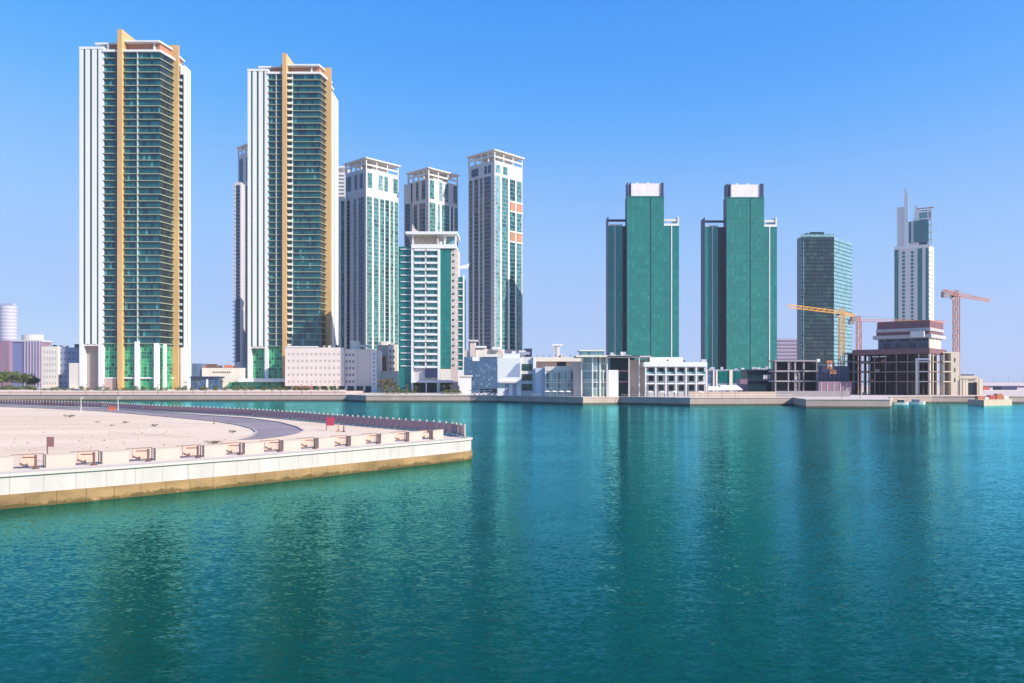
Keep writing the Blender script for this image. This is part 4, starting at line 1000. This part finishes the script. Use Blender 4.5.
t2 = make_tree('street_tree', 'dry brownish tree by the low cream wall left of the balcony tower', 7.5, 3.0, 600, LEAFD, 'dry street trees', True, .9)
for i, (p, D, s) in enumerate([(381,440,1.0),(386,436,.9),(390,445,1.05),(395,438,.8)]):
    o = t2 if i == 0 else dup(t2); o.location = (X(p,D), D, LANDZ); o.rotation_euler.z = i*1.7; o.scale = (s,)*3
p0 = make_palm('palm tree on the terrace between the two ochre bladed towers', 6.2, 'palms by the pavilion')
for i, (p, D, s) in enumerate([(195,488,1.0),(200,486,1.1),(186,470,.8),(222,470,.9),(236,470,.8),(247,468,.75)]):
    o = p0 if i == 0 else dup(p0); o.location = (X(p,D), D, TERR-.4); o.rotation_euler.z = i; o.scale = (s,)*3
e0 = make_palm('small palm tree at the foot of the green and white balcony tower', 4.6, 'palms by the balcony tower')
for i, (p, D, s) in enumerate([(384,418,1.0),(392,420,1.1),(399,418,.95),(407,424,1.0),(416,426,.8),(444,424,.9),(451,424,1.0),(457,424,.85)]):
    o = e0 if i == 0 else dup(e0); o.location = (X(p,D), D, LANDZ); o.rotation_euler.z = i*.8; o.scale = (s,)*3
# hedges on the terrace
GH = 'low hedges on the terrace edge'
h0 = make_tree('hedge', 'low olive hedge clump along the wall below the two ochre bladed towers', 2.6, 2.0, 320, LEAF, GH, False, .8)
for i in range(40):
    p = 36 + i*7.8 + random.uniform(-3,3); o = h0 if i == 0 else dup(h0); o.location = (X(p,456), 456, Z(391.6,448)); o.rotation_euler.z = i*.9; o.scale = ((.8+.5*random.random()),)*3

# lamp posts, bollards on the far quay
GL = 'lamp posts along the far promenade'
l0 = thing('lamp_post', 'thin dark lamp post on the far quay promenade', 'lamp post', group=GL)
MB().tube((0,0,0),(0,0,5.2),.13,6,.08).build('post', MASTG, l0); MB().box(-.15,.9,-.15,.15,5.2,5.36).build('lamp_head', MASTG, l0)
lam = [(10,420),(41,420),(86,420),(104,421),(118,420),(133,421),(158,421),(172,421),(193,421),(205,421),(245,421),(272,421),(281,421),(302,421),(311,421),(335,421),
       (360,388),(420,388),(452,388),(475,388)] + [(p,332) for p in (632,646,660,674)] + [(p,326) for p in (694,708,722,735)] + [(842,300),(860,300)]
for i, (p, D) in enumerate(lam):
    o = l0 if i == 0 else dup(l0); o.location = (X(p,D), D, LANDZ); o.rotation_euler.z = (i % 2)*math.pi
    if i >= 16: o.scale = (.75,)*3
def make_car(label, mat):
    t = thing('parked_car', label, 'car', (0,0,0), 0, 'cars parked on the far quay')
    MB().yprism([(-2.1,.35),(2.1,.35),(2.15,.75),(1.3,.9),(.7,1.42),(-1.0,1.45),(-1.7,.95),(-2.15,.85)], -.85, .85).build('body', mat, t)
    MB().yprism([(1.05,.95),(.62,1.34),(-.92,1.36),(-1.45,.97)], -.87, .87).build('window', BLACKG, t); f = None
    for x in (-1.35, 1.35):
        for y in (-.86, .86):
            if f is None: f = MB().tube((0,-.1,0),(0,.1,0),.33,10).build('wheel', MASTG, t, (x,y,.33))
            else: dup(f, (x,y,.33), parent=t)
    return t
cars = (('silver car parked near the white tents on the quay', solid('silver_paint',(.55,.55,.56),.35,.05), ((706,352),(747,352))), ('dark blue car parked near the white tents on the quay', solid('navy_paint',(.04,.06,.13),.3,.05), ((719,356),(739,358))),
        ('white car parked near the quay kiosk', solid('car_white',(.7,.7,.7),.35,.05), ((477,400),(486,402),(492,401))), ('dark red car parked by the dark hall', solid('dark_red_paint',(.3,.05,.04),.35,.05), ((751,356),(757,357))))
for lab, mt, ps in cars:
    for i, (p, D) in enumerate(ps):
        o = make_car(lab, mt) if i == 0 else dup(o); o.location = (X(p,D), D, LANDZ+.004); o.rotation_euler.z = .1*i
def roof_clutter(b, p0, p1, y0, y1, t, n, seed):
    rnd = random.Random(seed)
    for i in range(n):
        p = rnd.uniform(p0, p1); y = rnd.uniform(y0, y1); w = rnd.uniform(.8, 2.6); h = rnd.uniform(.5, 1.8); x = b.lx(p, y)
        b.rb('roof_unit', rnd.choice((RES_W, WHITE2, CONC, DSTEEL)), x, x+w, y, y+rnd.uniform(.8,2), b.lz(t), b.lz(t)+h)
roof_clutter(pb, 290, 340, 3, 18, 347.5, 16, 1); roof_clutter(wh, 500, 518, 3, 8, 353.5, 5, 2); roof_clutter(bl, 466, 496, 12, 17, 357, 8, 3)
roof_clutter(wa, 648, 704, 8, 12, 362.2, 8, 4); roof_clutter(cg, 606, 630, 3, 9, 355.2, 5, 5); roof_clutter(lb, 43, 72, 5, 15, 346.5, 7, 6); roof_clutter(bg, 540, 578, 7, 13, 357.2, 8, 7)
roof_clutter(db, 750, 772, 4, 12, 369.4, 6, 8); roof_clutter(pd, 700, 745, 6, 16, 369.5, 10, 9); roof_clutter(cw, 379, 396, 3, 10, 344.5, 4, 10)
# people-size planters and quay railings
def quay_rail(label, A, B_, n):
    qr = thing('quay_railing', label, 'railing', (0,0,LANDZ), 0, 'pale railings along the far quays'); f = None
    for i in range(n+1):
        q = A.lerp(B_, i/n)
        if f is None: f = MB().tube((0,0,0),(0,0,1.0),.06,5).build('post', CREAM2, qr, (q.x,q.y+1.2,.2))
        else: dup(f, (q.x,q.y+1.2,.2), parent=qr)
    MB().tube((A.x,A.y+1.2,1.2),(B_.x,B_.y+1.2,1.2),.07,5).build('top_rail', CREAM2, qr)
quay_rail('low pale railing along the quay below the twin green towers', Vector(G(690,405.8)), Vector(G(793,405.4)), 30)
quay_rail('low pale railing along the quay in front of the balcony tower', Vector(G(368,402)), Vector(G(470,402)), 36)
quay_rail('low pale railing along the dark quay below the glass fronted restaurant', Vector(G(518,402.7)), Vector(G(582,404.8)), 24)
quay_rail('low pale railing along the quay in front of the white arcade', Vector(G(622,404.3)), Vector(G(688,405.7)), 22)
hw_ = Bld('quay_hoarding', 'tan hoarding wall on the quay in front of the dark hall and concrete frame', 'wall', 770, 345, LANDZ, 0)
hw_.box('wall', TAN, 690, 776, 0, .4, 391.6, None); hw_.box('grey_wall', CONC, 776, 850, 2, 2.4, 391, None)

# ------------------------------------------------------------------ near promenade spit
PZ = 2.35
SAND = None
def sand_mat():
    m, t, p = mk('sand')
    tc = N(t, 'ShaderNodeTexCoord')
    n = N(t, 'ShaderNodeTexNoise'); n.inputs['Scale'].default_value = .06; n.inputs['Detail'].default_value = 6; n.inputs['Roughness'].default_value = .65
    mp = N(t, 'ShaderNodeMapping'); mp.inputs['Scale'].default_value = (.5,1.6,1); t.links.new(tc.outputs['Object'], mp.inputs[0]); t.links.new(mp.outputs[0], n.inputs['Vector'])
    r = N(t, 'ShaderNodeMapRange'); r.inputs[1].default_value = .35; r.inputs[2].default_value = .68; t.links.new(n.outputs[0], r.inputs[0])
    t.links.new(MIX(t, r.outputs[0], (.68,.50,.365), (.79,.62,.475)), p.inputs['Base Color'])
    p.inputs['Roughness'].default_value = .95; p.inputs['Specular IOR Level'].default_value = .1
    b = N(t, 'ShaderNodeBump'); b.inputs['Strength'].default_value = .5; b.inputs['Distance'].default_value = .15
    n2 = N(t, 'ShaderNodeTexNoise'); n2.inputs['Scale'].default_value = .8; n2.inputs['Detail'].default_value = 8; t.links.new(tc.outputs['Object'], n2.inputs['Vector'])
    t.links.new(n2.outputs[0], b.inputs['Height']); t.links.new(b.outputs[0], p.inputs['Normal'])
    return m
near = [(-62.0, 28.0)] + [G(x, y) for x, y in ((0,509),(100,500),(240,486),(310,478),(400,467.5),(440,463),(458,460.8),(468,459.3))]
tip = [(-4.75, 91.2), (-5.2, 92.6)]
far = [G(x, y, PZ) for x, y in ((464,437.5),(450,434.5),(430,432.2),(400,429.6),(330,423.4),(290,419.6),(250,416.4),(200,413.6),(150,411.2),(100,407.6),(50,406),(0,404.5),(-100,402))] + [(-420, 345)]
edge = near + tip + far
plat = edge + [(-420, 28)]
BASEM = solid('stained_base_course', (.30,.185,.085), .9, .5, .5, .2, stretch=(.6,.6,1.6), jx=2.7, jcol=.55, bump=.3)
def stain(m, kind):
    t = m.node_tree; p = t.nodes['Principled BSDF']; src = p.inputs['Base Color'].links[0].from_socket
    tc = N(t, 'ShaderNodeTexCoord'); sp = N(t, 'ShaderNodeSeparateXYZ'); t.links.new(tc.outputs['Object'], sp.inputs[0])
    mp = N(t, 'ShaderNodeMapping'); t.links.new(tc.outputs['Object'], mp.inputs[0]); n = N(t, 'ShaderNodeTexNoise'); n.inputs['Detail'].default_value = 6; n.inputs['Roughness'].default_value = .7
    t.links.new(mp.outputs[0], n.inputs['Vector'])
    if kind == 'tide':          # ragged weed line just above the water
        mp.inputs['Scale'].default_value = (1,1,1.5); n.inputs['Scale'].default_value = .9
        r = N(t, 'ShaderNodeMapRange'); r.inputs[1].default_value = .12; r.inputs[2].default_value = -.06
        t.links.new(M(t, 'SUBTRACT', sp.outputs[2], M(t, 'MULTIPLY_ADD', n.outputs[0], 1.3, -.42)), r.inputs[0])
        t.links.new(MIX(t, M(t, 'MULTIPLY', r.outputs[0], .8), src, (.07,.055,.02)), p.inputs['Base Color'])
    else:                        # thin vertical rust and dirt runs
        mp.inputs['Scale'].default_value = (2.2,2.2,.12); n.inputs['Scale'].default_value = 1.0
        r = N(t, 'ShaderNodeMapRange'); r.inputs[1].default_value = .56; r.inputs[2].default_value = .72; t.links.new(n.outputs[0], r.inputs[0])
        t.links.new(MIX(t, M(t, 'MULTIPLY', r.outputs[0], .45), src, (.30,.21,.13)), p.inputs['Base Color'])
    return m
stain(BASEM, 'tide')
WALLM = solid('sea_wall_panels', (.50,.45,.415), .85, .14, .5, .2, stretch=(1,1,.3), jx=2.9, jcol=.72, bump=.15)
stain(WALLM, 'runs')
pm = MB(); pm.prism(plat, -2, PZ); structure(pm.build('promenade_ground', sand_mat()))
sw = thing('sea_wall', 'long white panelled sea wall with a stained ochre base round the near promenade', 'wall', (0,0,0))
path_strip(edge, -.22, .3, -1.5, .95).build('base_course', BASEM, sw)
path_strip(edge, -.10, .3, .954, PZ-.16).build('panel_wall', WALLM, sw)
path_strip(edge, -.26, .55, PZ-.156, PZ+.05).build('coping', solid('coping_stone', (.52,.46,.41), .85, .08, .4, jx=2.9, jcol=.85), sw)
structure(path_strip(near, .56, 4.4, PZ-.1, PZ+.012).build('promenade_pavement', solid('promenade_paving', (.66,.54,.45), .85, .08, .3, jx=1.5, jcol=.9)))
# road
ro = [(-100,403.2),(0,405.3),(50,406.8),(100,408.6),(150,412),(200,415.2),(250,418.6),(280,422.6),(297,427.2),(304,431.2),(298,434.6),(282,438),(262,440.6),(236,441.6),(205,442.4)]
ri = [(-100,404.4),(0,406.9),(50,408.8),(100,411.3),(150,415.5),(180,418.2),(215,421.6),(238,425.2),(252,428.8),(256.5,432.4),(252,436),(246,438),(238,439.6),(226,440.8),(205,441.8)]
RO = [G(x, y, PZ) for x, y in ro]; RI = [G(x, y, PZ) for x, y in ri]
rm = MB()
for i in range(len(RO)-1): rm.quad((*RO[i],PZ+.016),(*RO[i+1],PZ+.016),(*RI[i+1],PZ+.016),(*RI[i],PZ+.016))
structure(rm.build('road', solid('asphalt', (.29,.235,.25), .9, .28, .10, .2, stretch=(1,1,1))))
KERB = solid('kerb_stone', (.46,.38,.34), .9, .1)
structure(path_strip(RO, -.15, .15, PZ-.05, PZ+.14).build('road_kerb', KERB))
structure(path_strip(RI, -.12, .12, PZ-.05, PZ+.14).build('road_kerb', KERB))

TRK = solid('packed_sand', (.56,.40,.31), .95, .12, .4)
for pts in (((20,452),(70,444),(120,437.5),(170,434),(225,433)), ((10,430),(80,424),(150,421.5),(205,424)), ((60,436),(110,432.5),(150,434.5),(190,438))):
    tr_ = [G(x, y, PZ) for x, y in pts]
    for off in (-.8, .8): structure(path_strip(tr_, off-.14, off+.14, PZ-.05, PZ+.008).build('tyre_track', TRK))
# path helper: point and direction at a distance along a polyline
def walk(path):
    L = [0.0]
    for a, b in zip(path, path[1:]): L.append(L[-1] + (Vector(b)-Vector(a)).length)
    def at(s, off=0.0):
        for i in range(len(path)-1):
            if s <= L[i+1] or i == len(path)-2:
                a, b = Vector(path[i]), Vector(path[i+1]); d = (b-a).normalized(); p = a + d*(s-L[i]); n = Vector((-d.y, d.x))
                return p + n*off, math.atan2(d.y, d.x)
    return L[-1], at
Ln, at_near = walk(near)
# alternating parapet blocks and open rail frames along the near edge
GP, GR, GK = 'parapet blocks along the near promenade', 'rail frames along the near promenade', 'mooring posts along the near promenade'
PARM = solid('parapet_stone', (.47,.385,.34), .85, .08, .6)
blk = thing('parapet_block', 'cream parapet block along the near edge of the sandy promenade', 'parapet', group=GP)
MB().box(-.98,.98,-.22,.22,0,.92).build('block', PARM, blk); MB().box(-1.02,1.02,-.25,.25,.924,.98).build('cap_stone', PARM, blk)
frm = thing('rail_frame', 'thin brown rail frame in a gap between cream parapet blocks on the near promenade', 'railing', group=GR)
MB().box(-1.0,1.0,-.03,.03,1.0,1.04).build('top_rail', BROWN, frm)
for x in (-1.0, 1.0): MB().box(x-.025,x+.025,-.03,.03,0,.998).build('upright', BROWN, frm)
MB().box(-.97,.97,-.02,.02,.12,.15).build('bottom_rail', BROWN, frm)
MB().box(-.5,.62,.05,.12,.1,.96).build('infill_panel', solid('pink_infill', (.55,.37,.30), .85, .1), frm)
pst = thing('mooring_post', 'dark brown post with a side arm in a gap of the near promenade parapet', 'post', group=GK)
MB().prism([(math.cos(i*math.pi/4)*.09, math.sin(i*math.pi/4)*.09) for i in range(8)], .1, 1.0).build('shaft', BROWN, pst)
MB().prism([(math.cos(i*math.pi/4)*.24, math.sin(i*math.pi/4)*.24) for i in range(8)], 0, .1).build('foot', BROWN, pst)
MB().box(-.9,.06,-.05,.05,.80,.88).build('arm', BROWN, pst)
# spacing measured from the photo: first alcove post column at pixel x = 20, 65, 108, ...
s = Ln; step = 4.05; i = 0
# start at the tip and step back to the left
s = Ln - 2.0
while s > 22:
    p, a = at_near(s, 2.9)
    o = blk if i == 0 else dup(blk); o.location = (p.x, p.y, PZ+.012); o.rotation_euler = (0,0,a)
    s2 = s - step/2
    if s2 > 22:
        p, a = at_near(s2, 3.3)
        o = frm if i == 0 else dup(frm); o.location = (p.x, p.y, PZ+.012); o.rotation_euler = (0,0,a)
        p, a = at_near(s2 + .3, 2.3)
        o = pst if i == 0 else dup(pst); o.location = (p.x, p.y, PZ+.012); o.rotation_euler = (0,0,a-.55)
    s -= step; i += 1
# glass fence along the far edge
Lf, at_far = walk(far)
fe = thing('glass_fence', 'violet tinted glass fence with pale posts along the far edge of the near promenade', 'fence', (0,0,PZ+.05))
FGL = glass('violet_glass', rgb(134,100,120), rgb(160,126,142), 1.7, 5, None, 0, 0, .1, 0, .6, .02, rgb(128,84,96), .8)
pw_ = 1.72; np_ = min(98, int(Lf/pw_)); fp = fg = None
for k in range(np_):
    p, a = at_far(.5 + k*pw_, .25*-1)
    q, _ = at_far(.5 + (k+.5)*pw_, .25*-1)
    if fp is None: fp = MB().box(-.09,.09,-.09,.09,0,1.5).build('post', PARM, fe, (p.x,p.y,0)); fp.rotation_euler = (0,0,a)
    else: dup(fp, (p.x,p.y,0), a, fe)
    if fg is None: fg = MB().box(-.74,.74,-.025,.025,.08,1.28).build('glass_panel', FGL, fe, (q.x,q.y,0)); fg.rotation_euler = (0,0,_)
    else: dup(fg, (q.x,q.y,0), _, fe)
mp_, mg_ = MB(), MB()                     # the farther run of the same fence, a pixel or two per panel
k = np_
while .5 + (k+1)*pw_ < min(Lf, 330):
    p, a = at_far(.5 + k*pw_, -.25); q, _ = at_far(.5 + (k+1)*pw_, -.25)
    mp_.box(p.x-.09, p.x+.09, p.y-.09, p.y+.09, 0, 1.5)
    e = (q-p).normalized()*.12; w = Vector((-e.y, e.x))*.2
    mg_.prism([tuple(p+e-w), tuple(q-e-w), tuple(q-e+w), tuple(p+e+w)], .08, 1.28); k += 1
tag(mp_.build('far_posts', PARM, fe), None, None, kind='stuff'); tag(mg_.build('far_panels', FGL, fe), None, None, kind='stuff')
# signs, posts and oddments on the promenade
def sign(label, px, py, h, bw, bh, mat, zp=PZ):
    x, y = G(px, py, zp); t = thing('sign_board', label, 'sign', (x, y, zp))
    MB().tube((0,0,0),(0,0,h),.05,6).build('post', BROWN, t); MB().box(.0 if bw > 0 else bw, max(bw,0), -.06,.06,h-bh,h).build('board', mat, t); return t
sign('brown square sign board on a thin post near the left end of the promenade', 47.3, 461.5, 1.95, .52, .78, solid('mauve_brown_board', (.26,.13,.14), .7, .08))
sign('red sign board on a pole by the glass fence near the road bend', 326.5, 430.5, 1.75, 1.0, 1.1, solid('crimson_board', (.42,.05,.10), .7, .08))
def pole(name, label, cat, px, py, h, r, mat, head=None):
    x, y = G(px, py, PZ); t = thing(name, label, cat, (x, y, PZ)); MB().tube((0,0,0),(0,0,h),r,7,r*.7).build('shaft', mat, t)
    MB().tube((0,0,0),(0,0,.12),r*2.4,7).build('foot', mat, t)
    if head: MB().box(-.1,.55,-.1,.1,h,h+.12).build('lamp_head', mat, t)
pole('lamp_pole', 'slim white lamp pole standing on the sand beside the road at left', 'lamp pole', 81, 411.5, 3.0, .07, WHITE, True)
pole('lamp_pole', 'white lamp pole right of the orange barrier by the far fence', 'lamp pole', 118, 410, 2.9, .08, WHITE, True)
pole('traffic_post', 'dark post on the inner kerb of the road bend', 'post', 214, 424, 1.1, .06, BROWN)
pole('bollard', 'pale ochre bollard near the fence right of the red sign', 'bollard', 338.5, 431.8, .95, .12, solid('ochre_bollard', (.55,.33,.18), .7, .1))
pole('bollard', 'dark brown bollard right of the ochre one near the fence', 'bollard', 343.8, 432, .85, .1, BROWN)
ob = thing('road_barrier', 'orange red plastic road barrier by the far fence at left', 'barrier', (*G(112, 410.2, PZ), PZ))
MB().xprism([(-.35,0),(.35,0),(.12,.4),(.1,.85),(-.1,.85),(-.12,.4)], -.8, .8).build('body', solid('orange_plastic', (.55,.13,.07), .5, .08), ob)
GS = 'dry scrub on the sand'
d0 = make_tree('scrub', 'small dry scrub clump on the pale sand of the promenade', .55, .5, 160, LEAFD, GS, False, .5)
for i, (px, py, s) in enumerate(((70,417.3,1.9),(126,423.2,1.2),(155,426.5,1.4),(112,426,.8),(97,422.6,.8),(232,433,1.4),(213,444,1.2),(217,443.6,1.1))):
    o = d0 if i == 0 else dup(d0); x, y = G(px, py, PZ); o.location = (x, y, PZ); o.rotation_euler.z = i; o.scale = (s*1.3, s, s*.6)

rnd = random.Random(11); mb = MB()
for i in range(420):
    px = rnd.uniform(-40, 250); py = rnd.uniform(413, 452) if rnd.random() < .7 else rnd.uniform(410, 420)
    if py < 411 + max(0, px)*.06 + 4 or (px > 190 and py < 436): continue
    x, y = G(px, py, PZ); q = rnd.uniform(.05, .16)
    mb.prism([(x+math.cos(a*1.257+i)*q*rnd.uniform(.6,1.2), y+math.sin(a*1.257+i)*q*rnd.uniform(.6,1.2)) for a in range(5)], PZ-.02, PZ+q*rnd.uniform(.5,.9))
o = mb.build('gravel', solid('brown_stones', (.48,.36,.28), .9, .25, 1.0)); o['kind'] = 'stuff'
# parasols on the quay terraces
def make_parasol():
    t = thing('parasol', 'small pale parasol on the quay terrace before the restaurants', 'parasol', group='parasols on the quay terrace')
    MB().tube((0,0,0),(0,0,2.5),.05,6).build('pole', MASTG, t); mb = MB(); n = 8
    ring = [(math.cos(a*math.pi/4)*1.5, math.sin(a*math.pi/4)*1.5, 2.2) for a in range(n)]; low = [(p[0],p[1],2.08) for p in ring]
    for i in range(n): mb.quad(ring[i], ring[(i+1)%n], (0,0,2.75)); mb.quad(low[i], low[(i+1)%n], ring[(i+1)%n], ring[i])
    mb.build('canopy', CREAM2, t); return t
ps = [(472,385),(478,386),(484,388),(490,388),(547,349),(554,347),(561,345),(568,343),(650,333),(662,330),(674,328),(700,326)]
for i, (p, D) in enumerate(ps):
    o = make_parasol() if i == 0 else dup(o); o.location = (X(p,D), D, LANDZ+.004); o.rotation_euler.z = i*.4
# air
hz = MB().box(-6500, 6500, -60, 2600, -3, 270).build('haze', bpy.data.materials.new('haze'))
hz['kind'] = 'stuff'
hm = hz.data.materials[0]; hm.use_nodes = True; t = hm.node_tree; t.nodes.remove(t.nodes['Principled BSDF'])
pv = t.nodes.new('ShaderNodeVolumePrincipled'); pv.inputs['Density'].default_value = .0001; pv.inputs['Color'].default_value = (.86,.88,.98,1); pv.inputs['Anisotropy'].default_value = .2
t.links.new(pv.outputs[0], t.nodes['Material Output'].inputs['Volume'])
